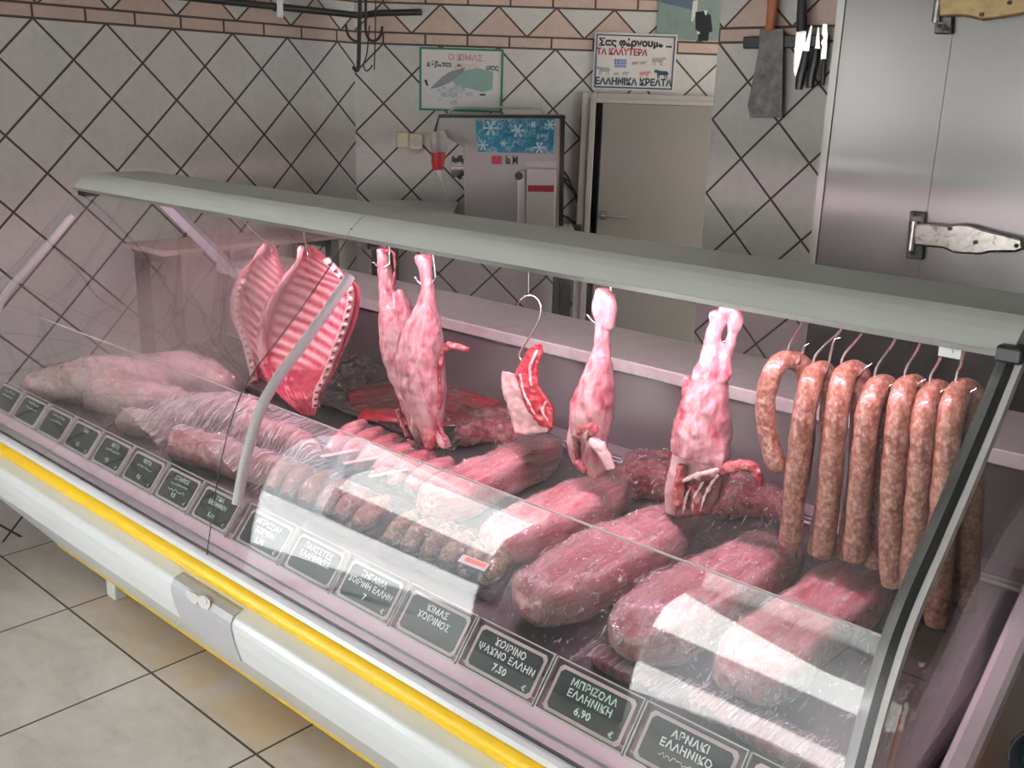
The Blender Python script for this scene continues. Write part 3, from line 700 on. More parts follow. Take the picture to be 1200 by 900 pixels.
for cx, cy, r in ((575, 150, 9), (607, 153, 8), (632, 173, 7), (566, 170, 6), (645, 146, 6), (590, 168, 4), (625, 146, 4)):
    bm = nb()
    for k in range(6):
        a = k * math.pi / 3; x1, y1 = cx + r * math.cos(a), cy + r * math.sin(a); nx, ny = -math.sin(a) * .8, math.cos(a) * .8
        bpoly(bm, [(cx + nx, cy + ny), (x1 + nx, y1 + ny), (x1 - nx, y1 - ny), (cx - nx, cy - ny)], MO + .001, MO + .002)
        for f_ in (.55, .8):
            mx_, my_ = cx + r * f_ * math.cos(a), cy + r * f_ * math.sin(a)
            for sg in (1, -1):
                b_ = a + sg * .8; ex_, ey_ = mx_ + r * .28 * math.cos(b_), my_ + r * .28 * math.sin(b_)
                bpoly(bm, [(mx_ + .5, my_), (ex_ + .5, ey_), (ex_ - .5, ey_), (mx_ - .5, my_)], MO + .001, MO + .002)
    obj('snowflake', bm, snow_m, s_)
bm = nb(); bpoly(bm, [(576, 182.5), (588, 182.5), (588, 192.5), (576, 192.5)], MO, MO + .0012); obj('logo', bm, plain('logo_red', (.48, .05, .08), .4), t, label='small red square')
bm = nb(); u_, z_ = uz(598, 188, MO); btext(bm, 'la M', u_ + .006, z_, .046, MO + .0012, .0014, sx=.66); obj('logo_lettering', bm, M['inkblack'], t)
bm = nb(); bpoly(bm, [(616, 189), (652, 189), (652, 198), (616, 198)], MO - .01, MO + .006); obj('panel_edge', bm, M['grey'], t)
bm = nb(); bpoly(bm, [(617, 197), (652, 198), (650, 268), (616, 268)], MO, MO + .05, at=MO + .05); side = obj('motor_cover', bm, M['cream'] if 0 else plain('pale_enamel', (.44, .42, .41), .35), t, bevel=.006)
bm = nb(); bpoly(bm, [(618.5, 217), (649, 217.5), (649, 225), (618.5, 224.5)], MO + .05, MO + .0515, at=MO + .05); lab = obj('name_strip', bm, plain('strip_red', (.30, .012, .025), .4), side, label='dark red strip')
bm = nb(); bpoly(bm, [(607, 200), (616, 200), (616, 268), (606, 268)], MO, MO + .045, at=MO + .045); obj('feed_handle', bm, M['alu'], t, bevel=.005)
bm = nb(); u_, z_ = uz(608, 206, MO + .05); cyl(bm, B(u_, z_, MO + .04), B(u_, z_, MO + .062), .017, 8); obj('knob', bm, M['blackp'], t)
bm = nb()
for a, b, r in ((541, 536, .036), (536, 531, .050), (531, 527, .040), (527, 524, .048)):
    u0_, z_ = uz(a, 196, .3); u1_, _ = uz(b, 196, .3); cyl(bm, B(u0_ + .02, z_, .3), B(u1_ + .02, z_, .3), r, 24)
obj('outlet_flange', bm, M['chrome'], t, True)
bm = nb(); tube(bm, [B(*uz(525, 136, .25), .25), B(*uz(527, 130, .25), .25), B(*uz(533, 127, .25), .25), B(*uz(600, 126, .25), .25), B(*uz(634, 127, .25), .25), B(*uz(640, 136, .25), .25)], .006, 8); obj('top_rail', bm, M['alu'], t, True)
t = thing('industrial_plug', 'red and grey industrial plug hanging beside the machine', 'plug', B(*uz(515, 200, .45), .45))
bm = nb(); tube(bm, [(*B(*uz(512, 154, .45), .45), .030), (*B(*uz(513, 160, .45), .45), .036), (*B(*uz(515, 178, .45), .45), .034)], .03, 16); obj('plug_body', bm, plain('plug_grey', (.40, .38, .36), .4), t, True)
bm = nb(); tube(bm, [(*B(*uz(514, 178, .45), .45), .029), (*B(*uz(513, 190, .45), .45), .027), (*B(*uz(513, 199, .45), .45), .020)], .03, 16); obj('plug_collar', bm, M['red'], t, True)
bm = nb(); tube(bm, [(*B(*uz(513.5, 199, .45), .45), .014), (*B(*uz(515, 208, .45), .45), .010), (*B(*uz(518, 214, .45), .45), .005), (*B(*uz(523, 232, .45), .45), .005)], .006, 10, 3); obj('cable', bm, M['grey'], t, True)
t = thing('power_cable', 'black cable hanging down the tiles between the machine and the door', 'cable', B(.97, 1.1, .02))
bm = nb()
for pts in ([(660, 200), (666, 208), (672, 222), (678, 240), (690, 262), (691, 272)], [(660, 208), (668, 214), (676, 232), (684, 250), (688, 270)], [(656, 252), (664, 254), (672, 260), (680, 264)]):
    tube(bm, [B(*uz(x, y, .015), .015) for x, y in pts], .0048, 8, 3)
obj('cord', bm, M['blackp'], t, True)
bm = nb(); bpoly(bm, [(655, 263), (682, 264), (682, 275), (655, 275)], .005, .06, at=.06); obj('adaptor', bm, M['blackp'], t, bevel=.004)

# slatted wooden table between the counter and the left wall
t = thing('slatted_table', 'slatted wooden table behind the far left end of the counter', 'table', (-3.44, 2.2, 0))
for k in range(5):
    bm = nb(); box(bm, (-3.585 + k * .056, 1.80, 1.035), (-3.585 + k * .056 + .050, 2.62, 1.055)); obj('slat', bm, M['woodtab'], t, bevel=.003)
for y in (1.83, 2.55):
    bm = nb(); box(bm, (-3.58, y, 1.0), (-3.31, y + .04, 1.035)); obj('cross_rail', bm, M['dark'], t)
for x in (-3.56, -3.33):
    for y in (1.85, 2.2, 2.57):
        bm = nb(); box(bm, (x - .02, y - .02, 0), (x + .02, y + .02, 1.0)); obj('leg', bm, M['dark'], t)

# meat rail on the left wall with butcher hooks at the corner
t = thing('meat_rail', 'dark iron rail running high along the left wall into the corner', 'rail', (-3.5, 2.2, 1.93))
a, b = onX(232, -2, -3.48), onX(421, 18, -3.48)
bm = nb(); cyl(bm, a + (a - b) * .6, b, .0135, 12); tube(bm, [b, b + Vector((.05, .06, .012)), b + Vector((.2, .17, .02))], .0135, 12)
obj('bar', bm, M['dark'], t, True)
for f_ in (-.3, .55): 
    bm = nb(); p = a.lerp(b, f_); cyl(bm, p, (-3.6, p.y, p.z), .009, 8)
    obj('wall_bracket', bm, M['dark'], t)
bm = nb(); q = onX(328, 9, -3.465); box(bm, (q.x - .004, q.y - .012, q.z - .035), (q.x + .004, q.y + .012, q.z + .03)); obj('clip', bm, M['white'], t, label='small white clip')
def corner_hook(pxs, r, name, label, Y=None):
    x0 = -3.40
    pts = [onX(x, y, x0) for x, y in pxs]; bm = nb(); tube(bm, pts, r, 10, 4)
    return rooted(name, bm, M['dark'], pts[0], True, label=label, cat='hook', group='butcher hooks in the corner')
corner_hook([(431, -22), (429, -5), (428.5, 20), (429, 38), (434, 47), (441, 47), (446, 41), (448, 31)], .0058, 'meat_hook', 'big dark meat hook in the corner with its point up to the right')
corner_hook([(423, -22), (422, 0), (421, 40), (420, 78), (417, 82), (414, 78)], .0085, 'meat_hook', 'thick straight dark iron hook hanging in the corner, longest of all there')
corner_hook([(421, -10), (420.5, 30), (420, 47), (414, 47), (408, 41), (405, 28)], .0055, 'meat_hook', 'dark meat hook in the corner with its point up to the left')
corner_hook([(433, 30), (430, 62), (426, 76), (429, 83), (434, 80), (436, 76)], .0030, 'meat_hook', 'small thin hook low in the corner with a short curl to the right')
corner_hook([(440, -18), (440, 20), (439.5, 50), (438.5, 82)], .0026, 'iron_skewer', 'thin straight iron rod hanging right of the corner hooks')

# knives on the pier
def Yp(px, py, y): p = onY(px, py, y); return p.x, p.z
def ypoly(bm, pxs, y0, y1): 
    pts = [Yp(x, y, y0) for x, y in pxs]; poly_prism(bm, pts, Vector((0, 0, 0)), Vector((1, 0, 0)), EZ, Vector((0, 1, 0)), y0, y1)
bm = nb(); ypoly(bm, [(870.5, 43), (968, 40), (968, 55), (870, 57)], 3.200, 3.229); rooted('knife_rack', bm, M['blackp'], onY(920, 50, 3.229), bevel=.004, label='black magnetic strip on the tiled pier holding knives', cat='rack')
bl = NT('old_blade'); v = bl.coord(); bladem = bl.done(bl.pbr(bl.ramp(bl.noise(v, 22, 5, .65), [(.3, (.06, .06, .06)), (.7, (.16, .155, .15))]), .42, .7))
t = thing('cleaver', 'big dark cleaver with an orange wooden handle on the magnetic strip', 'knife', onY(900, 50, 3.199))
bm = nb(); ypoly(bm, [(890.5, 34), (918, 34), (917.5, 57), (916, 137.5), (878.5, 137.5), (876, 123), (883, 89), (889, 57)], 3.192, 3.1985); obj('blade', bm, bladem, t, bevel=.001)
bm = nb(); ps = [(902, 36, .017), (903, 25, .0165), (905, 8, .018), (906, -8, .020), (906, -22, .016)]
tube(bm, [(*onY(x, y, 3.193), r) for x, y, r in ps], .015, 12, 3, flat=.75, up=(0, 1, 0)); obj('handle', bm, M['woodred'], t, True, label='orange-brown wooden handle')
bright = plain('bright_blade', (.55, .55, .54), .25, .9)
def knife(name, label, bladepx, handlepx, hr):
    t = thing(name, label, 'knife', onY(*bladepx[0], 3.197))
    bm = nb(); ypoly(bm, bladepx, 3.194, 3.1985); obj('blade', bm, bright, t)
    bm = nb(); tube(bm, [(*onY(x, y, 3.190), r) for (x, y), r in zip(handlepx, hr)], .01, 10, 3, flat=.7, up=(0, 1, 0)); obj('handle', bm, M['blackp'], t, True)
knife('butcher_knife', 'large knife with its black handle pointing up, on the magnetic strip', [(933, 38), (945, 33), (944, 50), (938, 74), (932, 90), (930, 84), (931, 60)], [(939.5, 37), (939.5, 20), (940, 0), (940, -16)], (.018, .018, .016, .013))
knife('boning_knife', 'boning knife with black handle down, left one of two hanging handle-down', [(941, 61), (948, 60), (952, 30), (950, 30)], [(945, 60), (942, 75), (938, 92), (936, 105)], (.013, .015, .016, .013))
knife('boning_knife', 'boning knife with black handle down, nearer the steel cold store door', [(955, 57), (961, 57), (960, 32), (958, 32)], [(957, 57), (955, 70), (951, 88), (949, 103)], (.013, .015, .016, .012))
knife('serrated_knife', 'narrow serrated knife half behind the edge of the cold store', [(962, 70), (968, 69), (970, 40), (969, 28), (964, 28), (963, 40), (965, 44), (962, 50), (964, 56), (962, 62)], [(966, 69), (965, 82), (964, 100)], (.007, .009, .006))

# cold store
FY = 3.10
t = thing('cold_store', 'brushed steel walk-in cold store with a hinged door, right of the knives', 'refrigerator', (-.4, 3.16, 0))
fx0 = onY(983, 0, FY).x; seam = onY(1098, 170, FY).x
def steel_skin(x0, x1, y, z0, z1, back):
    bm = nb(); n = 150; ra, rb = [], []
    for i in range(n + 1):
        z = z0 + (z1 - z0) * i / n
        f = .0005 * math.sin(z * 4.1 + .6) + .0002 * math.sin(z * 11) + .0016 * math.exp(-((z - 1.43) / .022) ** 2) - .0010 * math.exp(-((z - 1.36) / .03) ** 2)
        ra.append(bm.verts.new((x0, y - f, z))); rb.append(bm.verts.new((x1, y - f * 1.15, z)))
    for i in range(n): bm.faces.new((ra[i], rb[i], rb[i + 1], ra[i + 1]))
    ca, cb = [bm.verts.new((x0, back, z)) for z in (z0, z1)], [bm.verts.new((x1, back, z)) for z in (z0, z1)]
    bm.faces.new([ca[0], ca[1]] + ra[::-1]); bm.faces.new([cb[1], cb[0]] + rb); bm.faces.new((ca[0], ra[0], rb[0], cb[0])); bm.faces.new((ca[1], cb[1], rb[-1], ra[-1])); bm.faces.new((ca[0], cb[0], cb[1], ca[1]))
    return bm
def skin(name, bm): 
    o = obj(name, bm, M['fridge'], t, True)
    return o
skin('frame_panel', steel_skin(fx0 + .022, seam - .0015, FY, 0, 2.7, 3.225))
bm = nb(); box(bm, (fx0, FY - .006, 0), (fx0 + .024, 3.225, 2.7)); obj('corner_trim', bm, plain('trim_grey', (.50, .48, .46), .4, .4), t)
skin('door', steel_skin(seam + .0015, .75, FY - .004, .12, 2.2, FY + .018))
bm = nb(); box(bm, (seam - .002, FY + .02, 0), (.75, 3.225, 2.7)); obj('door_frame', bm, M['gap'], t)
hm = NT('worn_chrome'); v = hm.coord(); f = hm.noise(v, 40, 5, .7, 1.0)
hinge_m = hm.done(hm.pbr(hm.ramp(f, [(.30, (.06, .05, .04)), (.42, (.42, .40, .37)), (.7, (.62, .60, .57))]), .22, .9))
hinge_b = plain('hinge_brass', (.33, .24, .12), .3, .8, var=.5, vs=30)
def hinge(plate, arm, m_arm, bolts):
    bm = nb(); ypoly(bm, plate, FY - .022, FY - .004); h = obj('hinge', bm, plain('hinge_dark', (.10, .10, .095), .3, .8, var=.8, vs=40), t, bevel=.004)
    bm = nb(); ypoly(bm, arm, FY - .042, FY - .018); obj('hinge_arm', bm, m_arm, h, bevel=.007)
    for x, y in bolts:
        bm = nb(); p = onY(x, y, FY - .045); cyl(bm, (p.x, FY - .047, p.z), (p.x, FY - .04, p.z), .006, 10); obj('bolt', bm, M['dark'], h)
    bm = nb(); a0 = onY(arm[0][0] + 2, arm[0][1] - 3, FY - .03); a1 = onY(arm[-1][0] + 2, arm[-1][1] + 6, FY - .03); cyl(bm, a0, (a0.x, a0.y, a1.z), .013, 12); obj('pin', bm, hinge_m, h, True)
hinge([(1066, 247), (1084, 249), (1081, 305), (1061, 303)], [(1070, 262), (1085, 261), (1110, 264), (1122, 262), (1136, 263), (1150, 268), (1198, 280), (1199, 292), (1190, 296), (1160, 296), (1148, 299), (1118, 297), (1104, 291), (1070, 288)], hinge_m, [(1113, 268), (1143, 284), (1191, 288), (1071, 252), (1068, 297)])
hinge([(1098, -12), (1117, -12), (1115, 40), (1094, 40)], [(1100, -8), (1150, -12), (1215, -8), (1215, 14), (1180, 20), (1150, 24), (1128, 19), (1098, 20)], hinge_b, [(1150, 17), (1183, 3), (1105, 34), (1100, 30)])

# something orange with a dark rim at the right end of the counter
t = thing('orange_bin', 'orange container with a dark shiny rim at the right end of the counter', 'container', (onZ(1318, 925, .745).x, onZ(1318, 925, .745).y, 0))
bm = nb(); 
ring = [(.125 * math.cos(a), .125 * math.sin(a)) for a in (2 * math.pi * k / 28 for k in range(28))]
p0 = onZ(1318, 925, .745); cx, cy = p0.x, p0.y
poly_prism(bm, [(cx + x, cy + y) for x, y in ring], Vector((0, 0, 0)), Vector((1, 0, 0)), Vector((0, 1, 0)), EZ, 0, .735); obj('body', bm, plain('orange_plastic', (.62, .20, .05), .4), t, bevel=.01)
bm = nb(); tube(bm, [(cx + x * 1.06, cy + y * 1.06, .745) for x, y in ring + ring[:1]], .013, 10, cap=False); obj('rim', bm, plain('dark_rim', (.03, .06, .065), .15, .6), t, True, label='dark shiny rim')

# ================================================================== PRICE TAGS
TW = math.atan2(.057, .072)
def price_tag(xl, xr, lines, price, label, big=1.0, chalk='chalk', border='cardedge'):
    wd = xr - xl - .006; hh = .0915
    t = thing('price_tag', label, 'price tag', ((xl + xr) / 2, 1.114, .6485), (-TW, 0, 0), 'price tags along the front ledge')
    bm = nb(); box(bm, (-wd / 2, -.001, 0), (wd / 2, .002, hh)); obj('holder', bm, M['acry'], t, local=True)
    bm = nb()
    for s in (-1, 1): box(bm, (s * wd / 2 - .0012, -.006, 0), (s * wd / 2 + .0012, .003, hh))
    box(bm, (-wd / 2, -.003, hh - .0012), (wd / 2, .003, hh + .0012)); box(bm, (-wd / 2, -.007, -.001), (wd / 2, .003, .003)); obj('holder_rim', bm, M['grey'], t, local=True, label='pale clear edge')
    cw, ch = wd * .88, hh * .86
    bm = nb()
    x, z0, z1 = cw / 2, .005, .005 + ch; r = .006
    pts = [(x - r, z0), (x, z0 + r), (x, z1 - r), (x - r, z1), (-x + r, z1), (-x, z1 - r), (-x, z0 + r), (-x + r, z0)]
    poly_prism(bm, pts, Vector((0, 0, 0)), Vector((1, 0, 0)), EZ, Vector((0, -1, 0)), .0012, .0022); obj('card_border', bm, M[border], t, local=True)
    bm = nb(); x -= .006; z0 += .006; z1 -= .006
    pts = [(x - r, z0), (x, z0 + r), (x, z1 - r), (x - r, z1), (-x + r, z1), (-x, z1 - r), (-x, z0 + r), (-x + r, z0)]
    poly_prism(bm, pts, Vector((0, 0, 0)), Vector((1, 0, 0)), EZ, Vector((0, -1, 0)), .0020, .0028); obj('slate', bm, M['slate'], t, local=True)
    iw, ih = 2 * x, z1 - z0
    bm = nb(); n = len(lines)
    def put(body, cx, cz, size, rot=0.0, maxw=None):
        if body == '~':
            tb = nb(); L_ = (maxw or .05) * .6
            tube(tb, [(cx - L_ / 2 + L_ * k / 22, -.0032, cz + R_.uniform(-.0035, .0035) * size / .015) for k in range(23)], .0006, 6); obj('lettering', tb, M[chalk], t, local=True, label='unreadable chalk scribble'); return
        tb = text_bm(body, size, size * .022, spacing=1.06)
        ws = [v.co.x for v in tb.verts]
        k = 1.0
        if ws and maxw and (max(ws) - min(ws)) > maxw: k = maxw / (max(ws) - min(ws))
        for v in tb.verts:
            v.co.x = v.co.x * k + .0007 * math.sin(v.co.y * 900 + cx * 77); v.co.y += .0006 * math.sin(v.co.x * 300 + cz * 90)
        if not len(tb.verts): tb.free(); return
        tb.transform(frame_m(Vector((cx, -.0031, cz)), Vector((math.cos(rot), 0, math.sin(rot))), Vector((-math.sin(rot), 0, math.cos(rot))))); obj('lettering', tb, M[chalk], t, local=True)
    lh = .0165 * big
    for i, s in enumerate(lines): put(s, 0, z1 - lh * (.75 + i * 1.02), lh * .98, R_.uniform(-.03, .03), iw * .92)
    if price:
        put(price, -iw * .02, z0 + ih * .22, lh * 1.02, R_.uniform(-.04, .06)); put('€', iw * .40, z0 + ih * .10, lh * .72)
    bm.free()
    return t
GL = 'price tag on the front ledge, '
L = [-3.19 + .168 * i for i in range(9)]; 
tagsL = [(['~', '~'], '', GL + 'at the far left end, its writing illegible'),
 (['~', '~'], '', GL + 'second from the far left end'),
 (['~', '~'], '', GL + 'third from the far left end'),
 (['ΓΙΔΑ'], '9,5', GL + 'one word over a price, fourth from far left'),
 (['ΚΟΤΑ', '~'], '9,5', GL + 'two short words, fifth from the far left'),
 (['ΝΟΥΑ', '~'], '9,5', GL + 'beside the streaky film, sixth from far left'),
 (['ΣΤΗΘΟΣ', '~', '~'], '9,5', GL + 'crowded with three lines, left of the glass joint'),
 (['ΓΙΔΑ', 'ΕΛΛΗΝΙΚΗ'], '5,50', GL + 'just right of the glass joint, below the grey strut')]
for i, (ln, pr, lb) in enumerate(tagsL): price_tag(L[i], L[i + 1], ln, pr, lb, .86, 'chalkg')
Rr = [-1.825, -1.645, -1.470, -1.290, -1.108, -.925, -.742, -.560, -.385]
tagsR = [(['ΜΠΡΙΖΟΛΑ', 'ΧΟΙΡΙΝΗ'], '5,90', GL + 'first one in front of the clear right screen'),
 (['ΠΑΝΣΕΤΕΣ', 'ΕΛΛΗΝΙΚΕΣ'], '', GL + 'second in front of the right screen, reading ΠΑΝΣΕΤΕΣ'),
 (['ΤΗΓΑΝΙΑ', 'ΧΟΙΡΙΝΗ ΕΛΛΗΝ'], '7', GL + 'reading ΤΗΓΑΝΙΑ, below the green-brown packs'),
 (['ΚΙΜΑΣ', 'ΧΟΙΡΙΝΟΣ'], '', GL + 'reading ΚΙΜΑΣ ΧΟΙΡΙΝΟΣ'),
 (['ΧΟΙΡΙΝΟ', 'ΨΑΧΝΟ ΕΛΛΗΝ'], '7,50', 'black price tag reading ΧΟΙΡΙΝΟ ΨΑΧΝΟ ΕΛΛΗΝ 7,50 on the front ledge'),
 (['ΜΠΡΙΖΟΛΑ', 'ΕΛΛΗΝΙΚΗ'], '6,90', 'price tag reading ΜΠΡΙΖΟΛΑ ΕΛΛΗΝΙΚΗ 6,90 on the front ledge'),
 (['ΑΡΝΑΚΙ', 'ΕΛΛΗΝΙΚΟ', '~'], '', 'price tag reading ΑΡΝΑΚΙ ΕΛΛΗΝΙΚΟ on the front ledge'),
 ([], '', 'blank corner of a price tag at the right end of the ledge')]
for i, (ln, pr, lb) in enumerate(tagsR): price_tag(Rr[i], Rr[i + 1], ln, pr, lb, 1.05, 'chalkg' if i == 5 else 'chalk')

# ================================================================== MEAT
M['lamb'] = meat('lamb_fascia', (.34, .06, .085), (.50, .20, .225), (.58, .36, .36), 22, (1, 1, .45), .30, .4, .35, .38, .58)
M['lambred'] = meat('raw_lamb_flesh', (.24, .02, .03), (.40, .06, .075), (.56, .22, .22), 34, rough=.26, bstr=.5)
M['fat'] = meat('white_fat', (.58, .32, .31), (.68, .46, .44), (.76, .60, .58), 30, rough=.34, lo=.34, hi=.58)
M['bone'] = plain('bone', (.66, .50, .47), .35, coat=.3, var=.15, vs=60)
M['marrow'] = plain('dark_marrow', (.14, .02, .025), .35, var=.3, vs=60)
M['pork'] = meat('pork_loin', (.58, .25, .265), (.74, .45, .455), (.82, .61, .60), 11, (2.4, .45, 2.4), .30, .4, .25, .36, .60)
M['porkred'] = meat('pork_lean', (.40, .09, .11), (.60, .24, .26), (.70, .42, .42), 12, (2.6, .5, 2.6), .28, .4, .3, .38, .66)
M['porkpale'] = meat('pale_pork', (.52, .25, .25), (.64, .38, .37), (.72, .50, .48), 12, rough=.32, bstr=.35, lo=.30, hi=.58)
M['beef'] = meat('red_beef', (.34, .006, .016), (.56, .02, .045), (.66, .10, .12), 24, rough=.22, coat=.6, lo=.40, hi=.72)
M['brown'] = meat('browned_meat', (.15, .06, .04), (.30, .15, .11), (.44, .28, .22), 40, rough=.4, bstr=.5)
M['herb'] = meat('herbed_meat', (.10, .09, .04), (.22, .17, .10), (.38, .30, .22), 60, rough=.45, bstr=.6)
def _saus():
    t = NT('sausage_casing'); v = t.coord()
    vo = t.n('ShaderNodeTexVoronoi'); t.l(t.mapping(v, (1, 1, .8)), vo.inputs['Vector']); vo.inputs['Scale'].default_value = 150; vo.inputs['Randomness'].default_value = 1.0
    n = t.noise(v, 60, 5, .65, .6); n3 = t.noise(v, 9, 3)
    f = t.ma('MULTIPLY_ADD', vo.outputs['Distance'], -.35, t.ma('ADD', n, .22))
    c = t.ramp(f, [(.36, (.15, .055, .035)), (.52, (.25, .115, .08)), (.72, (.40, .25, .19))])
    c = t.mix(t.ma('MULTIPLY', t.ramp(n3, [(.45, 0.0), (.7, 1.0)]), .35), c, (.17, .085, .03))
    return t.done(t.pbr(c, .30, normal=t.bump(f, .45, .006), coat=.35, sss=.08))
M['sausage'] = _saus()
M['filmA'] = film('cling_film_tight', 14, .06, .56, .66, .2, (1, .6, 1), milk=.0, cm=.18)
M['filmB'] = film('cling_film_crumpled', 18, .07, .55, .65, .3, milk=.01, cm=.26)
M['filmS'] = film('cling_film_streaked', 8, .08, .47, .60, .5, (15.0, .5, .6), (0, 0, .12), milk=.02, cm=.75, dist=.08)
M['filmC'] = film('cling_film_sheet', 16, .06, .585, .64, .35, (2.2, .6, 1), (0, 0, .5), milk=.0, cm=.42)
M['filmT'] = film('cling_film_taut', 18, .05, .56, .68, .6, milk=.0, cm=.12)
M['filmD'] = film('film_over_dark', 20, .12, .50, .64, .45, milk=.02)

# ---------------- hooks
def shook(loc, s, label, flip=1, rz=0.0, size=1.0, group='S hooks on the display rail'):
    """S hook hanging from the rail at loc (top), drop s; the lower point opens towards +x*flip"""
    t = thing('meat_hook', label, 'hook', loc, (0, 0, rz), group)
    r1, r2 = .016 * size, .020 * size; pts = []
    for k in range(9): a = math.pi * (1.05 - k * 1.05 / 8) ; pts.append((-r1 * math.cos(a) * flip * -1 * -1, 0, r1 * math.sin(a) - r1 + .009))
    pts = [(flip * x, y, z) for x, y, z in [(-r1 * 1.0, 0, -r1 * 1.3)] + [(-r1 * math.cos(math.pi * k / 8), 0, r1 * math.sin(math.pi * k / 8) - r1 + .008) for k in range(9)]]
    pts += [(flip * r1 * .7, 0, -s * .35), (-flip * r2 * .5, 0, -s * .75)]
    pts += [(flip * (-r2 * math.cos(math.pi * k / 7) ), 0, -s + r2 - r2 * math.sin(math.pi * k / 7)) for k in range(8)]
    pts += [(flip * r2 * 1.15, 0, -s + r2 * 1.7, .0007)]
    bm = nb(); tube(bm, [(*p[:3], p[3] if len(p) > 3 else .0026) for p in pts], .0026, 8, 3, up=(0, 1, 0)); obj('wire', bm, M['chrome'], t, True, local=True)
    return t

# ---------------- two rib sides at the left
def rib_side(name, rows, dy, label, spine_right=True, depth=.075):
    Y = 1.65 + dy
    ns, nt = 110, 44
    rows_c = catmull([(y, a, b) for y, a, b in rows], 8)
    def edge(s):
        k = s * (len(rows_c) - 1); i = min(int(k), len(rows_c) - 2); f = k - i
        return tuple(p + (q - p) * f for p, q in zip(rows_c[i], rows_c[i + 1]))
    ctr = onY((rows[0][1] + rows[0][2]) / 2, rows[0][0], Y)
    t = thing(name, label, 'meat', ctr, group='pork rib sides hanging at the left')
    def inside(s, q):                         # 1 in the rib cage, 0 in flesh
        return max(0, min(1, (s - .10) * 12)) * max(0, min(1, (.76 - s) * 10)) * max(0, min(1, (q - .10) * 9)) * max(0, min(1, (.90 - q) * 12))
    def rib(s, q): return .5 + .5 * math.cos(2 * math.pi * (s * 20 - q * 3.6 + .35 * math.sin(q * 3 + dy * 9) + .22 * noise.noise(Vector((s * 5, q * 2, dy * 7)))))
    bm = nb(); col = bm.verts.layers.float.new('tone'); front = []; back = []
    for i in range(ns + 1):
        s = i / ns; py, a, b = edge(s); fr = []; bk = []
        for j in range(nt + 1):
            q = j / nt; px = a + (b - a) * q; ins = inside(s, q)
            hollow = depth * (4 * q * (1 - q)) * (math.sin(math.pi * min(1, s * 1.12 + .02)) ** .8)
            roll = .016 * math.exp(-((q - .04) / .06) ** 2) + .014 * math.exp(-((q - .95) / .05) ** 2)
            thick = .020 + .016 * (1 - ins)
            r = rib(s, q) * ins
            wob = .004 * nz((s * 9, q * 6, 0), 1.0, dy * 10) + .005 * (1 - ins) * nz((s * 34, q * 20, 1), 1.0, dy * 10)
            y = Y + hollow - roll - r * .0040 * (.6 + .4 * math.sin(q * 2.6)) + wob
            p = onY(px, py, y); v = bm.verts.new(p); v[col] = (.25 + .75 * r) if ins > .4 else (.25 + .15 * nz((s * 25, q * 18, 3), 1.0)) * (.4 + .6 * ins) + (.55 if q < .1 else 0) * (s < .7); fr.append(v)
            e = (4 * q * (1 - q)) ** .35 * min(1, (s * 14)) ** .5 * min(1, (1 - s) * 14) ** .5
            p2 = onY(px, py, y + max(.002, thick * e + .004)); v = bm.verts.new(p2); v[col] = .7; bk.append(v)
        front.append(fr); back.append(bk)
    for i in range(ns):
        for j in range(nt):
            bm.faces.new((front[i][j], front[i][j + 1], front[i + 1][j + 1], front[i + 1][j])); bm.faces.new((back[i][j + 1], back[i][j], back[i + 1][j], back[i + 1][j + 1]))
        for j in (0, nt): bm.faces.new((front[i][j], front[i + 1][j], back[i + 1][j], back[i][j]))
    for i in (0, ns):
        for j in range(nt): bm.faces.new((front[i][j], back[i][j], back[i][j + 1], front[i][j + 1]))
    obj('rib_cage', bm, M['ribs'], t, True)
    # flank roll along the open edge
    bm = nb(); pts = []
    for k in range(12):
        s = .02 + .66 * k / 11; py, a, b = edge(s); e = a + (b - a) * .05
        p = onY(e, py, Y - .006); pts.append((*p, .0055 + .002 * math.sin(k * 1.9)))
    tube(bm, pts, .01, 10, 3, flat=1.5); displace(bm, .003, 60); obj('flank_flap', bm, M['lamb'], t, True, label='pale rolled edge')
    # split backbone with dark marrow holes
    bm = nb(); pts = []
    s0, s1 = (.16, .93) if spine_right else (.3, .93)
    for k in range(16):
        s = s0 + (s1 - s0) * k / 15; py, a, b = edge(s); e = a + (b - a) * (.90 if spine_right else .12)
        p = onY(e, py, Y - .010); pts.append((*p, .0125 * (1 - .25 * abs(k / 15 - .5))))
    tube(bm, pts, .012, 12, 3, flat=.8); displace(bm, .003, 70); sp = obj('backbone', bm, M['porkpale'], t, True)
    n = 19
    for k in range(n):
        s = s0 + (s1 - s0) * (k + .5) / n; py, a, b = edge(s); e = a + (b - a) * (.90 if spine_right else .12)
        p = onY(e, py, Y - .018); py2, a2, b2 = edge(min(1, s + .01)); p2 = onY(a2 + (b2 - a2) * (.90 if spine_right else .12), py2, Y - .021)
        d = (p2 - p).normalized()
        bm = nb(); tube(bm, [(*(p - d * .0085), .004), (*(p - d * .006), .0085), (*(p + d * .001), .0085), (*(p + d * .0035), .004)], .005, 10, 2, flat=.55, up=(0, 1, 0)); displace(bm, .002, 120, k); obj('vertebra', bm, M['bone'] if k % 2 else M['fat'], sp, True, local=False)
        bm = nb(); c = p + d * .0065 + Vector((0, -.003, 0)); tube(bm, [(*(c - Vector((.007, 0, .003))), .0016), (*c, .0042), (*(c + Vector((.006, 0, .002))), .0016)], .003, 6, 2); obj('marrow_hole', bm, M['marrow'], sp, True)
    return t
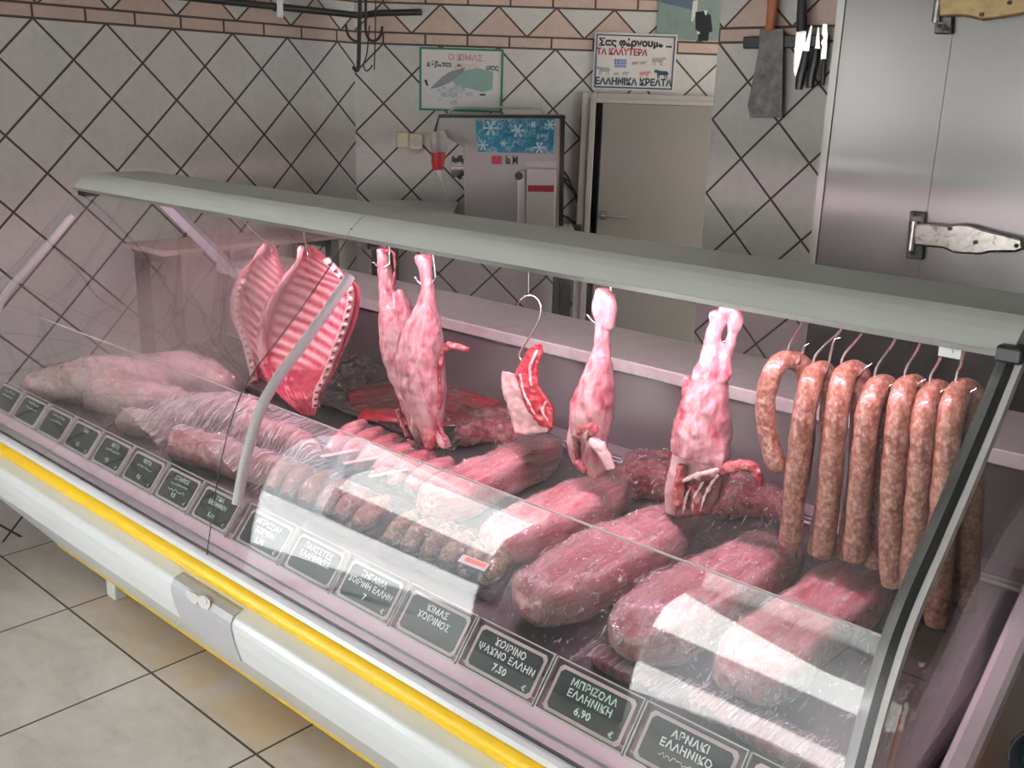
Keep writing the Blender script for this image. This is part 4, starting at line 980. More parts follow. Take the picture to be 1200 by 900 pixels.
def _ribs():
    t = NT('rib_cage_flesh'); v = t.coord(); at = t.n('ShaderNodeAttribute', attribute_name='tone')
    n = t.noise(v, 45, 5, .6, .5); f = t.ma('MULTIPLY_ADD', t.ma('SUBTRACT', n, .5), .7, at.outputs['Fac'])
    c = t.ramp(f, [(.15, (.40, .05, .08)), (.50, (.60, .19, .22)), (.92, (.78, .46, .46))])
    return t.done(t.pbr(c, .3, normal=t.bump(n, .3, .006), sss=.1, coat=.4))
M['ribs'] = _ribs()
rib_side('pork_rib_side', [(288, 353, 364), (294, 351, 374), (306, 347, 388), (322, 335, 405), (338, 321, 421), (360, 309, 421), (380, 303, 416), (400, 301, 408), (420, 303, 399), (440, 310, 390), (458, 322, 378), (474, 338, 374), (487, 356, 369)], 0.0, 'open side of pork ribs hanging behind the grey strut, its backbone on the right')
rib_side('pork_rib_side', [(286, 312, 321), (296, 303, 326), (310, 291, 330), (328, 278, 336), (350, 270, 338), (375, 272, 332), (400, 283, 325), (425, 291, 318), (450, 297, 316), (470, 302, 314), (478, 306, 312)], .10, 'partly misted side of pork ribs hanging behind the other, nearer the left end', False, .04)
for (px, py, y, lb) in ((317, 288, 1.75, 'thin hook holding the misted left rib side'), (361, 291, 1.65, 'thin hook holding the open rib side by the grey strut')):
    p = onY(px, py + 5, y); t = thing('meat_hook', lb, 'hook', p, group='S hooks on the display rail')
    bm = nb(); tube(bm, [(p.x + .012, p.y, p.z + .01, .0006), (p.x + .010, p.y, p.z - .004), (p.x, p.y, p.z - .008), (p.x - .004, p.y, p.z + .01), (p.x - .002, p.y - (p.y - RY) * .5, p.z + .04), (p.x, RY + .008, RZ - .008), (p.x, RY + .009, RZ + .006), (p.x, RY, RZ + .0105), (p.x, RY - .009, RZ + .004), (p.x, RY - .009, RZ - .008, .0008)] if False else
        [(p.x + .012, p.y, p.z + .01, .0006), (p.x + .010, p.y, p.z - .004, .002), (p.x, p.y, p.z - .008, .002), (p.x - .004, p.y, p.z + .01, .002), (p.x - .002, (p.y + RY) / 2, (p.z + RZ) / 2, .002), (p.x, RY + .0095, RZ - .006, .002), (p.x, RY + .0095, RZ + .004, .002), (p.x, RY, RZ + .0095, .002), (p.x, RY - .0095, RZ + .002, .002), (p.x, RY - .0095, RZ - .008, .0008)], .002, 8, 4)
    obj('wire', bm, M['chrome'], t, True)

# ---------------- hanging lamb pieces
def plate_px(bm, pxs, Y, d0, d1):
    a = [bm.verts.new(onY(x, y, Y + d0)) for x, y in pxs]; b = [bm.verts.new(onY(x, y, Y + d1)) for x, y in pxs]; n = len(pxs)
    for i in range(n): bm.faces.new((a[i], a[(i + 1) % n], b[(i + 1) % n], b[i]))
    bm.faces.new(a); bm.faces.new(b[::-1])
def hung(name, label, Y, chains, mat, voxel=.0042, amp=.0035, fr=38, part='flesh', extra=(), plates=()):
    bm = nb()
    for c in chains:
        fl = 1.0
        if isinstance(c, tuple): c, fl = c
        chain_px(bm, c, Y, 14, 4, fl)
    for pl in plates: plate_px(bm, pl[0], Y, pl[1], pl[2])
    bm = remeshed(bm, voxel, 9 if plates else 3); displace(bm, amp * (1.5 if plates else 1), fr, len(label) * .37, 3)
    if not chains: chains = [[plates[0][0][0]]]
    c0 = chains[0][0] if isinstance(chains[0], tuple) else chains[0]
    t = thing(name, label, 'meat', onY(c0[0][0], c0[0][1], Y), group='lamb pieces hanging from the rail')
    obj(part, bm, M[mat], t, True)
    for nm, chs, mt in extra:
        for c in chs:
            bm = nb(); fl = 1.0
            if isinstance(c, tuple) and c[0] == 'P': plate_px(bm, c[1], Y, c[2], c[3])
            else:
                if isinstance(c, tuple): c, fl = c
                chain_px(bm, c, Y, 12, 4, fl)
            bm = remeshed(bm, .0028, 1); displace(bm, .0032, 75, 1.0 + len(nm)); obj(nm, bm, M[mt], t, True)
    return t
hung('hanging_lamb', 'lamb side hanging furthest left of the lamb, its thin shank up and partly hidden', 1.70,
 [[(446, 291, 0, 7), (449, 300, 0, 8), (452, 325, 0, 9), (455, 345, 0, 12), (460, 365, 0, 17), (464, 385, 0, 20), (465, 405, 0, 20), (470, 430, 0, 18), (478, 455, .0, 15), (484, 480, 0, 12), (489, 505, 0, 8), (492, 520, 0, 5)],
  ([(467, 340, .0, 6), (474, 360, 0, 10), (478, 385, 0, 12), (480, 410, 0, 10)])], 'lamb',
 extra=[('shank_tendon', [[(444, 293, -.004, 3), (455, 294, -.004, 2), (462, 297, 0, 1.6), (463, 315, 0, 1.5), (461, 335, 0, 2.5)]], 'lambred'),
        ('loose_flap', [[(466, 480, -.02, 4), (470, 495, -.02, 3), (478, 512, -.02, 3), (486, 523, -.01, 2)]], 'lambred')])
hung('hanging_lamb', 'lamb side with broad thigh hanging in front of the red meat tray', 1.645,
 [[(495, 298, 0, 10), (497, 306, 0, 11), (499, 318, 0, 8), (501, 335, 0, 8.5), (500, 355, 0, 12), (498, 375, 0, 19), (494, 400, 0, 27), (492, 425, 0, 30), (495, 450, 0, 29), (500, 475, 0, 23), (505, 500, 0, 15), (508, 518, 0, 11), (510, 525, 0, 7)],
  [(470, 408, -.01, 5), (474, 425, -.01, 8), (482, 445, -.01, 10), (488, 465, -.01, 9)]], 'lamb',
 extra=[('belly_flap', [[(517, 430, -.005, 3), (518, 418, -.005, 3.5), (521, 409, -.008, 4.5), (528, 405, -.01, 5), (538, 407, -.01, 4), (549, 410, -.01, 3)], [(516, 425, 0, 2.5), (515, 445, 0, 2.5), (515, 470, 0, 3), (512, 490, 0, 3), (517, 505, -.004, 2.5), (524, 518, -.004, 2)]], 'lambred'),
        ('cut_end', [[(499, 492, -.012, 6), (504, 508, -.014, 10), (505, 520, -.014, 9), (506, 526, -.012, 5)], ], 'lambred'),
        ('fat_edge', [[(474, 432, -.016, 4), (480, 448, -.018, 5), (483, 462, -.018, 6), (490, 472, -.02, 5), (486, 485, -.018, 4), (484, 505, -.012, 3)]], 'fat'),
        ('loose_flap', [[(512, 505, 0, 4), (518, 515, 0, 7), (524, 523, 0, 5)]], 'lamb')])
hung('rib_piece', 'short piece of lamb ribs on the S hook, squared at the bottom', 1.66, [], 'porkpale', amp=.003,
 plates=[([(588, 434), (596, 436), (604, 438), (612, 452), (622, 482), (640, 497), (646, 505), (625, 510), (604, 508), (598, 488), (588, 452)], -.014, .026)],
 extra=[('rib_meat', [('P', [(604, 437), (614, 420), (620, 408), (634, 403), (636, 412), (629, 430), (631, 452), (640, 466), (648, 478), (648, 503), (632, 499), (614, 474)], -.026, .018)], 'beef'),
        ('rib_bone', [[(634, 405, -.014, 2.4), (627, 416, -.028, 2.2), (621, 434, -.028, 2.0), (623, 452, -.028, 1.6)], [(610, 438, -.026, 1.6), (614, 460, -.028, 1.8), (627, 486, -.028, 1.6)], [(640, 470, -.028, 1.5), (636, 482, -.03, 2.2), (642, 494, -.028, 1.6)]], 'fat')])
hung('hanging_lamb_haunch', 'slim lamb leg hanging alone between the S hook and the right-hand lamb', 1.645,
 [[(707, 338, 0, 9), (706, 348, 0, 11), (704, 358, 0, 11), (705, 372, 0, 9), (706, 392, 0, 9), (705, 412, 0, 11), (702, 432, 0, 17), (699, 452, 0, 21), (695, 472, 0, 25), (692, 490, 0, 26), (692, 510, 0, 22)],
  [(714, 345, 0, 8), (715, 362, 0, 8), (712, 385, 0, 7)], [(672, 500, -.01, 6), (672, 520, -.01, 8), (676, 540, -.01, 7), (684, 548, -.01, 5)],
  [(698, 505, 0, 14), (696, 525, 0, 15), (697, 545, 0, 14), (705, 556, 0, 9)]], 'lamb',
 extra=[('bone_stub', [[(694, 517, -.03, 7), (703, 524, -.034, 7), (710, 536, -.034, 6.5), (716, 550, -.032, 5)]], 'bone'),
        ('cut_flesh', [[(680, 508, -.03, 8), (690, 500, -.032, 8), (698, 508, -.03, 6)], [(674, 525, -.022, 4), (680, 545, -.024, 6), (688, 552, -.022, 4)]], 'lambred'),
        ('hollow', [[(678, 518, -.032, 3), (676, 528, -.030, 4), (678, 538, -.028, 3)]], 'marrow'),
        ('fat_edge', [[(678, 500, -.034, 4), (684, 496, -.036, 5), (690, 503, -.037, 4), (684, 512, -.036, 4)]], 'fat')])
hung('hanging_lamb', 'lamb hindquarter with folded shank and open ribs, hanging left of the sausages', 1.64,
 [[(842, 366, 0, 10), (841, 378, 0, 10), (838, 392, 0, 10), (835, 410, 0, 13), (834, 430, 0, 18), (831, 450, 0, 22), (828, 470, 0, 27), (824, 492, 0, 32), (822, 515, 0, 35), (820, 532, 0, 34)],
  [(846, 364, 0, 9), (856, 364, 0, 9), (862, 371, 0, 9), (860, 385, 0, 7), (855, 405, 0, 6.5), (849, 425, 0, 8), (846, 445, 0, 10)],
  [(800, 525, -.004, 10), (797, 545, -.01, 12), (793, 565, -.012, 12), (789, 588, -.012, 11), (788, 600, -.01, 9)],
  [(805, 440, .01, 5), (806, 465, .01, 7), (802, 500, .01, 9)], [(836, 535, .02, 18), (838, 560, .03, 16), (830, 585, .03, 14)]], 'lamb', amp=.0035, plates=[([(790, 535), (848, 535), (846, 556), (800, 572), (792, 602), (780, 602), (782, 570)], -.025, .02)],
 extra=[('bent_forelimb', [[(846, 552, -.03, 6), (858, 547, -.035, 7), (872, 545, -.035, 7), (884, 550, -.03, 7), (890, 562, -.028, 6), (889, 570, -.028, 4)]], 'lambred'),
        ('rib_bone', [[(842, 556, -.032, 2.0), (833, 568, -.032, 1.9), (825, 584, -.032, 1.8), (821, 600, -.030, 1.6)], [(826, 563, -.034, 1.8), (815, 580, -.034, 1.8), (811, 600, -.032, 1.6)], [(810, 570, -.034, 1.6), (803, 585, -.034, 1.6), (800, 602, -.032, 1.5)]], 'fat'), ('hollow', [('P', [(803, 562), (848, 553), (842, 585), (830, 603), (792, 606), (794, 585)], -.027, .0)], 'marrow'),
        ('cut_flesh', [[(800, 545, -.036, 6), (797, 565, -.036, 7), (795, 590, -.034, 7)], [(812, 568, -.02, 8), (820, 585, -.02, 10), (815, 600, -.02, 8)]], 'lambred'),
        ('fat_edge', [[(800, 563, -.04, 3), (820, 556, -.042, 3.5), (842, 551, -.044, 3)]], 'fat')])
# their hooks
def ring_hook(px, py, Y, label, r=.022, flip=1):
    c = onY(px, py, Y); t = thing('meat_hook', label, 'hook', c, group='S hooks on the display rail')
    pts = [(c.x - r * 1.15 * flip, c.y - .028, c.z - r * .15, .0006)]
    for k in range(9):
        a = math.pi * (1.08 + k * .92 / 8); pts.append((c.x + flip * r * math.cos(a), c.y - .026 * (1 - k / 8), c.z + r * math.sin(a), .0024))
    pts += [(c.x + flip * r * .9, c.y, c.z + r * .6, .0024), (c.x + flip * r * .45, c.y - .002, RZ - .02, .0024), (c.x, RY + .0098, RZ - .006, .0024), (c.x, RY + .0098, RZ + .004, .0024), (c.x, RY, RZ + .0098, .0024), (c.x, RY - .0098, RZ + .002, .0024), (c.x, RY - .0098, RZ - .01, .0008)]
    bm = nb(); tube(bm, pts, .0024, 8, 3); obj('wire', bm, M['chrome'], t, True); return t
ring_hook(503, 323, 1.655, 'hook through the shank of the broad-thighed lamb side')
ring_hook(452, 306, 1.70, 'hook behind the shank of the leftmost lamb side', .016)
ring_hook(708, 367, 1.655, 'hook through the shank of the slim lamb leg')
ring_hook(848, 392, 1.66, 'hook through the folded shank of the lamb hindquarter', .014)
p = onY(620, 346, 1.645); q = onY(613, 415, 1.65)
t = thing('meat_hook', 'large bare S hook holding the short rib piece', 'hook', p, group='S hooks on the display rail')
bm = nb(); px_ = [(606, 357), (612, 350), (620, 346), (629, 349), (634, 360), (632, 374), (624, 390), (614, 405), (609, 415), (611, 422), (617, 424), (622, 418)]
tube(bm, [(*onY(x, y, 1.645), .0008 if i in (0, 11) else .0025) for i, (x, y) in enumerate(px_)], .0025, 8, 3); obj('wire', bm, M['chrome'], t, True)
t = thing('hook_link', 'small loop of wire between the rail and the large S hook', 'hook', p)
bm = nb(); tube(bm, [(p.x, p.y, p.z - .004), (p.x, p.y - .002, p.z + .02), (p.x, RY + .0095, RZ - .004), (p.x, RY, RZ + .0095), (p.x, RY - .0095, RZ - .004), (p.x, RY - .0095, RZ - .012)], .0018, 8, 3); obj('wire', bm, M['chrome'], t, True)

# ---------------- sausages on their hooks
SG = [  # front leg joints, top, back leg joints (px, py), hook shank px, tip px
 ([(911, 545), (905, 530), (899, 500), (898, 465), (906, 435)], (922, 414), [(940, 428), (946, 450), (944, 500), (938, 560)], (925, 410), (942, 378), (949, 402)),
 ([(926, 632), (929, 600), (934, 550), (940, 500), (948, 455)], (957, 428), [(968, 440), (974, 480), (972, 560), (960, 640)], (955, 424), (988, 386), (984, 396)),
 ([(964, 645), (970, 600), (974, 550), (979, 500), (985, 455)], (994, 428), [(1006, 440), (1010, 480), (1006, 560), (994, 645)], (988, 424), (1012, 390), (1022, 426)),
 ([(1002, 650), (1005, 610), (1009, 560), (1014, 510), (1019, 475)], (1031, 444), [(1040, 460), (1038, 520), (1032, 580), (1026, 655)], (1027, 438), (1051, 398), (1050, 448)),
 ([(1046, 680), (1044, 640), (1046, 580), (1050, 520), (1055, 475)], (1065, 444), [(1076, 460), (1078, 520), (1074, 600), (1066, 660)], (1062, 438), (1081, 402), (1085, 444)),
 ([(1068, 695), (1070, 650), (1075, 590), (1080, 530), (1084, 485)], (1094, 452), [(1104, 466), (1106, 530), (1104, 620), (1098, 700)], (1091, 446), (1105, 416), (1110, 455)),
 ([(1098, 725), (1100, 670), (1104, 600), (1110, 530), (1116, 480)], (1126, 450), [(1138, 465), (1140, 530), (1136, 620), (1130, 705)], (1122, 442), (1130, 418), (1145, 455))]
SL = ['sausage loop at the left end of the sausage row, short and curved', 'second sausage loop from the left of the row', 'third sausage loop from the left, its hook tip showing', 'middle sausage loop of the seven', 'third sausage loop from the right end of the row', 'second sausage loop from the right end of the row', 'rightmost sausage loop, seen partly through the side glass']
HL = ['hook of the short leftmost sausage loop', 'hook of the second sausage loop from the left', 'hook of the third sausage loop from the left', 'hook of the middle sausage loop', 'hook of the third sausage loop from the right', 'hook of the second sausage loop from the right', 'hook of the rightmost sausage loop']
YF, YM, YB = 1.615, 1.645, 1.675
for i, (fr, tp, bk, sh, rt, tip) in enumerate(SG):
    rr = .0205 if i else .0185
    pts = []
    for k, (x, y) in enumerate(fr): pts.append((*onY(x, y, YF if k < 4 else YF + .006), rr))
    tpp = onY(*tp, YM); pts.append((tpp.x, tpp.y, tpp.z - rr * .7, rr * .98))
    for k, (x, y) in enumerate(bk): pts.append((*onY(x, y, YB if k else YB - .006), rr))
    a, b = Vector(pts[0][:3]), Vector(pts[1][:3]); d = (a - b).normalized()
    pts = [(*(a + d * .017), .003), (*(a + d * .011), rr * .72)] + pts
    a, b = Vector(pts[-1][:3]), Vector(pts[-2][:3]); d = (a - b).normalized()
    pts += [(*(a + d * .011), rr * .72), (*(a + d * .017), .003)]
    bm = nb(); tube(bm, pts, rr, 18, 8, up=(1, 0, 0)); displace(bm, .0022, 34, i * 3.1, 2)
    rooted('sausage', bm, M['sausage'], tpp, True, label=SL[i], cat='sausage', group='sausage loops hanging at the right end')
    t = thing('meat_hook', HL[i], 'hook', tpp, group='hooks holding the sausages')
    z0 = tpp.z - rr * 1.75
    s1 = onY(*sh, YM); r1 = onY(*rt, YM - .01); tp1 = onY(*tip, YM - .012)
    hp = [(*tp1, .0006), (tp1.x - .012, YM - .010, tp1.z - .012, .0022), ((tp1.x + s1.x) / 2, YM, min(tp1.z, s1.z) - .022, .0024), (s1.x, YM, s1.z - .012, .0024), (s1.x - .001, YM, s1.z + .010, .0024), (s1.x * .6 + r1.x * .4, YM - .004, s1.z * .45 + r1.z * .55, .0024), (r1.x, RY - .0035, r1.z, .0024),
          (r1.x + .006, RY - .0098, RZ - .004, .0024), (r1.x + .008, RY - .006, RZ + .0075, .0024), (r1.x + .009, RY + .002, RZ + .0095, .0024), (r1.x + .010, RY + .0096, RZ + .002, .0024), (r1.x + .010, RY + .011, RZ - .010, .0008)]
    bm = nb(); tube(bm, hp, .0024, 8, 3); obj('wire', bm, M['chrome'], t, True)

# ---------------- pieces lying on the deck
LOINS = []
def loin(name, label, x0, y0, x1, y1, w, h, mat, seed, filmk='filmA', group=None, curve=0.0, z_up=0.0, cat='meat', taper=.55, fs=.006, cap='pork'):
    """long piece of meat lying on the sloping deck, wrapped in film"""
    n, seg = 36, 30
    A, Bp = Vector((x0, y0, zdeck(y0))), Vector((x1, y1, zdeck(y1))); ax = (Bp - A); ln = ax.length; ax.normalize()
    sd_ = ax.cross(Vector((0, 0, 1))).normalized(); up = sd_.cross(ax)
    t = thing(name, label, cat, A.lerp(Bp, .5), group=group)
    def build(grow, wr, sds):
        bm = nb(); rings = []
        for i in range(n + 1):
            s = i / n; e = (1 - abs(2 * s - 1) ** 5) ** .5; e = max(e, .02)
            k = 1 - taper * .35 * s + .08 * math.sin(s * 7 + seed)
            c = A + ax * (ln * s) + sd_ * (curve * math.sin(math.pi * s)) + up * z_up
            ring = []
            for j in range(seg):
                a = 2 * math.pi * j / seg; ca, sa = math.cos(a), math.sin(a)
                q = 3.6
                rx = (w / 2 * k * e + grow) * math.copysign(abs(ca) ** (2 / q), ca)
                rz = math.copysign(abs(sa) ** (2 / q), sa) * (h / 2 * (.75 + .25 * k) * e + grow)
                p = c + sd_ * rx + up * (h / 2 + rz)
                groove = .05 * h * math.exp(-((ca - .35 - .2 * math.sin(s * 3 + seed)) / .12) ** 2) * (sa > 0)
                p -= up * groove
                ring.append(bm.verts.new(p))
            rings.append(ring)
        for i in range(n):
            for j in range(seg): bm.faces.new((rings[i][j], rings[i][(j + 1) % seg], rings[i + 1][(j + 1) % seg], rings[i + 1][j]))
        bm.faces.new(rings[0][::-1]); bm.faces.new(rings[-1]); bm.normal_update()
        displace(bm, .006, 16, seed, 3)
        if wr:
            for v in bm.verts: v.co += v.normal * (.5 * wr + wr * nz(v.co, 60, sds) + .5 * wr * nz(v.co, 140, sds))
        for v in bm.verts:
            zf = zdeck(v.co.y) + .0015 + (z_up if z_up else 0)
            if v.co.z < zf: v.co.z = zf
        return bm
    mo = obj('meat', build(0, 0, 0), M[mat], t, True); LOINS.append(mo)
    if cap:
        bm = build(.0022, 0, 0); bm.normal_update()
        kill = [f for f in bm.faces if f.normal.dot(up) < .50 or f.calc_center_median().z < zdeck(f.calc_center_median().y) + h * .55]
        bmesh.ops.delete(bm, geom=kill, context='FACES'); fo = obj('fat_cap', bm, M[cap], t, True, label='paler fat on top'); md = fo.modifiers.new('thickness', 'SOLIDIFY'); md.thickness = .003; md.offset = -1
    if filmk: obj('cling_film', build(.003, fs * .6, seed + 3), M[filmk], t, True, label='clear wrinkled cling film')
    return t
GLN = 'wrapped pork loins in a row on the deck'
loin('pork_loin', 'wrapped pork loin furthest left of the row, reaching back under the rib piece', -1.505, 1.40, -1.500, 1.86, .125, .105, 'porkred', 1.3, group=GLN)
loin('pork_loin', 'wrapped pork loin second from the left of the row, short and striped', -1.285, 1.37, -1.235, 1.78, .15, .095, 'porkred', 2.9, group=GLN)
loin('pork_loin', 'wrapped pork loin in the middle of the row, film strongly creased over it', -1.075, 1.245, -1.030, 1.74, .165, .105, 'porkred', 4.1, 'filmB', group=GLN)
loin('pork_loin', 'long wrapped pork loin second from the right of the row', -.865, 1.27, -.810, 1.77, .165, .105, 'porkred', 5.7, 'filmB', group=GLN)
loin('pork_loin', 'wrapped pork loin under the sausages at the right end of the row', -.665, 1.30, -.640, 1.78, .155, .10, 'porkred', 7.7, 'filmA', group=GLN, cap='porkpale')
loin('meat_piece', 'dim wrapped meat at the front of the deck behind the tag reading ΜΠΡΙΖΟΛΑ', -.93, 1.275, -.79, 1.27, .055, .022, 'porkred', 9.1, None, taper=.2, cap=None)
loin('meat_piece', 'dim wrapped meat at the front right corner of the deck, below the loins', -.74, 1.275, -.44, 1.272, .06, .024, 'porkred', 9.9, None, taper=.2, cap=None)
from mathutils.bvhtree import BVHTree
def drape(name, label, x0, x1, y0, y1, objs, filmk, nx=170, ny=130, it=40, lift=.003, amp=.0035, seed=1.0, edge=True):
    """film lying over whatever stands in the rectangle"""
    trees = []
    bpy.context.view_layer.update()
    for o in objs:
        b = bmesh.new(); b.from_mesh(o.data); b.transform(o.matrix_world); trees.append(BVHTree.FromBMesh(b)); b.free()
    hh = [[0.0] * (ny + 1) for _ in range(nx + 1)]
    for i in range(nx + 1):
        for j in range(ny + 1):
            x, y = x0 + (x1 - x0) * i / nx, y0 + (y1 - y0) * j / ny; z = zdeck(y) + .003
            for tr in trees:
                hit = tr.ray_cast(Vector((x, y, 1.2)), Vector((0, 0, -1)))
                if hit[0] is not None: z = max(z, hit[0].z)
            hh[i][j] = z + lift
    zz = [r[:] for r in hh]
    for _ in range(it):
        z2 = [r[:] for r in zz]
        for i in range(nx + 1):
            for j in range(ny + 1):
                a = (zz[max(i - 1, 0)][j] + zz[min(i + 1, nx)][j] + zz[i][max(j - 1, 0)] + zz[i][min(j + 1, ny)]) / 4
                z2[i][j] = max(hh[i][j], a - .0001)
        zz = z2
    bm = nb(); g = []
    for i in range(nx + 1):
        r = []
        for j in range(ny + 1):
            x, y = x0 + (x1 - x0) * i / nx, y0 + (y1 - y0) * j / ny; p = Vector((x, y, zz[i][j]))
            slack = min(1.0, (zz[i][j] - hh[i][j]) * 60)
            w_ = amp * (.35 + slack)
            p.z += w_ * (2.2 * (1 - abs(nz(p, 22, seed))) ** 5 + 1.3 * (1 - abs(nz(p, 47, seed + 4))) ** 5 + .4 * nz(p, 110, seed))
            p.x += .012 * nz(p, 9, seed + 2); p.y += .012 * nz(p, 9, seed + 7)
            r.append(bm.verts.new(p))
        g.append(r)
    for i in range(nx):
        for j in range(ny): bm.faces.new((g[i][j], g[i + 1][j], g[i + 1][j + 1], g[i][j + 1]))
    o = rooted(name, bm, M[filmk], (x0, y0, zdeck(y0)), True, label=label, cat='film')
    return o
LUMPS = []
def lump(name, label, chain, mat, filmk=None, voxel=.006, amp=.008, fr=18, group=None, cat='meat', fs=.004):
    """rounded piece; chain of (px, py, height above deck, radius m)"""
    def mk(g, wr):
        bm = nb()
        for c in chain:
            q = [(*onD(x, y, h), r + g) for x, y, h, r in c]
            for e in (0, -1):
                a, b = Vector(q[e][:3]), Vector(q[1 if e == 0 else -2][:3]); d = (a - b).normalized(); r = q[e][3]
                ext = [(*(a + d * r * .55), r * .80), (*(a + d * r * .85), r * .35)]
                q = ext[::-1] + q if e == 0 else q + ext
            tube(bm, q, .02, 14, 3)
        bm = remeshed(bm, voxel, 4); displace(bm, amp, fr, len(label) * .3, 3)
        if wr: displace(bm, wr, 70, 5.0, 2)
        for v in bm.verts:
            zf = zdeck(v.co.y) + .0015
            if v.co.z < zf: v.co.z = zf
        return bm
    p0 = onD(*chain[0][0][:2], 0)
    t = thing(name, label, cat, p0, group=group); mo = obj('meat', mk(0, 0), M[mat], t, True); LUMPS.append(mo)
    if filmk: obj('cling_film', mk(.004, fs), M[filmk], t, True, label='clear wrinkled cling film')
    return t
lump('pork_shoulder', 'large pale piece of pork at the far left, misted by the glass', [[(45, 455, .03, .053), (90, 450, .045, .077), (140, 448, .05, .083), (180, 450, .045, .065)], [(120, 465, .03, .059), (170, 470, .03, .059), (205, 470, .03, .047)]], 'porkpale', 'filmA', group='pale pork pieces at the left')
lump('pork_shoulder', 'pale piece of pork with a knobbly end, beside the dark tray at the left', [[(165, 440, .045, .065), (205, 437, .05, .071), (235, 442, .04, .065), (258, 450, .03, .047)]], 'porkpale', 'filmA', group='pale pork pieces at the left')
lump('pork_piece', 'pale pork piece just above the streaky film, left of the grey strut', [[(200, 492, .04, .05), (245, 485, .045, .055), (290, 485, .04, .05)], [(150, 495, .03, .035), (190, 500, .03, .04)]], 'porkpale', 'filmA', group='pale pork pieces at the left')
lump('meat_piece', 'pink meat under the streaked film in front of the grey strut', [[(215, 522, .03, .045), (250, 532, .03, .048), (290, 545, .03, .045), (330, 556, .02, .04)], [(290, 505, .03, .045), (335, 515, .03, .045), (360, 530, .03, .04)]], 'porkred', None)
def sheet(name, label, corners, filmk, up_=.02, amp=.006, fr=24, n=46, seed=0.0, streak=None, cat='film', sag=None):
    """loose film lying over the pieces: corners (px, py, h) in order"""
    P = [onD(*c) for c in corners]; bm = nb(); g = []
    for i in range(n + 1):
        r = []
        for j in range(n + 1):
            u, v = i / n, j / n
            p = P[0].lerp(P[1], u).lerp(P[3].lerp(P[2], u), v)
            h = up_ * math.sin(math.pi * u) * math.sin(math.pi * v) + amp * (nz(p, fr, seed) + .5 * nz(p, fr * 2.3, seed))
            if streak: h += amp * .8 * noise.noise(Vector((p.x * 4 + p.y * 20, (p.y + .12 * p.x) * 90, seed)))
            q = p + Vector((amp * nz(p, fr, seed + 9), amp * nz(p, fr, seed + 5), h))
            q.z = max(q.z, zdeck(q.y) + .003); r.append(bm.verts.new(q))
        g.append(r)
    for i in range(n):
        for j in range(n): bm.faces.new((g[i][j], g[i + 1][j], g[i + 1][j + 1], g[i][j + 1]))
    o = rooted(name, bm, M[filmk], P[0], True, label=label, cat=cat)
    so_ = o.modifiers.new('thickness', 'SOLIDIFY'); so_.thickness = .0008
    return o

# dark tray with red meat behind
def tray(name, label, cpx, mat, hgt=.022, lip=.012):
    P = [onD(x, y, .004) for x, y in cpx]; t = thing(name, label, 'tray', sum(P, Vector()) / 4)
    c = sum(P, Vector()) / 4
    def quad(s, dz): return [c + (p - c) * s + Vector((0, 0, dz)) for p in P]
    bm = nb(); loops = [quad(.86, 0), quad(.95, hgt), quad(1.0, hgt), quad(1.0, hgt - .004), quad(.96, hgt - .004), quad(.87, -.002)]
    loops = [quad(.86, .002), quad(.95, hgt), quad(1.0, hgt), quad(1.0, hgt - .004), quad(.955, hgt - .005), quad(.875, -.0015)]
    V = [[bm.verts.new(p) for p in lp] for lp in loops]
    for a, b in zip(V, V[1:]):
        for k in range(4): bm.faces.new((a[k], a[(k + 1) % 4], b[(k + 1) % 4], b[k]))
    bm.faces.new(V[0]); bm.faces.new(V[-1][::-1]); obj('dish', bm, M[mat], t, bevel=.003); return t
tray('meat_tray', 'black plastic tray under the red meat', [(380, 478), (528, 532), (612, 478), (470, 442)], 'blackp')
for i, (lb, ch) in enumerate((('red slice of meat at the left of the black tray', [(408, 468, .018, .050), (440, 462, .022, .062), (470, 460, .02, .050)]),
    ('red slice of meat at the front of the black tray', [(430, 485, .018, .050), (465, 488, .022, .050), (500, 498, .02, .028)]),
    ('red slice of meat in the middle of the black tray', [(475, 470, .025, .050), (505, 472, .028, .050), (540, 480, .022, .028)]),
    ('red slice of meat at the back right of the black tray', [(520, 462, .02, .050), (550, 468, .022, .050), (585, 478, .02, .050)]),
    ('red slice of meat at the back of the black tray', [(470, 448, .02, .050), (500, 452, .024, .032), (530, 458, .02, .050)]))):
    bm = nb(); tube(bm, [(*onD(x, y, h + .012), r) for x, y, h, r in ch], .02, 12, 4, flat=.36); bm2 = bm
    for v in bm2.verts: pass
    displace(bm, .004, 30, i * 2.2, 2)
    rooted('meat_slice', bm, M['beef'], onD(*ch[1][:2], .01), True, label=lb, cat='meat', group='red slices in the black tray')
bm = nb(); tube(bm, [(*onD(405, 474, .012), .05), (*onD(450, 474, .014), .095), (*onD(520, 486, .014), .10), (*onD(565, 486, .012), .06)], .05, 16, 4, flat=.16)
displace(bm, .004, 26, 5.0, 2); rooted('meat_slab', bm, M['beef'], onD(480, 480, .01), True, label='broad red slab of meat lying under the slices in the black tray', cat='meat')
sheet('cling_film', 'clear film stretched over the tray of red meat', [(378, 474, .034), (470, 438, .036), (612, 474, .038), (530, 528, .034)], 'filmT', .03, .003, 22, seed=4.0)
tray('meat_tray', 'dark tray edge behind the pale pork at the left', [(215, 425), (310, 472), (360, 440), (260, 398)], 'blackp', .03)
lump('meat_piece', 'brownish wrapped meat between the lamb side and the rib piece', [[(545, 512, .02, .035), (580, 505, .025, .04), (612, 515, .025, .04)], [(560, 490, .02, .03), (600, 490, .02, .03)]], 'lambred', 'filmB', group='wrapped pieces behind the loins')
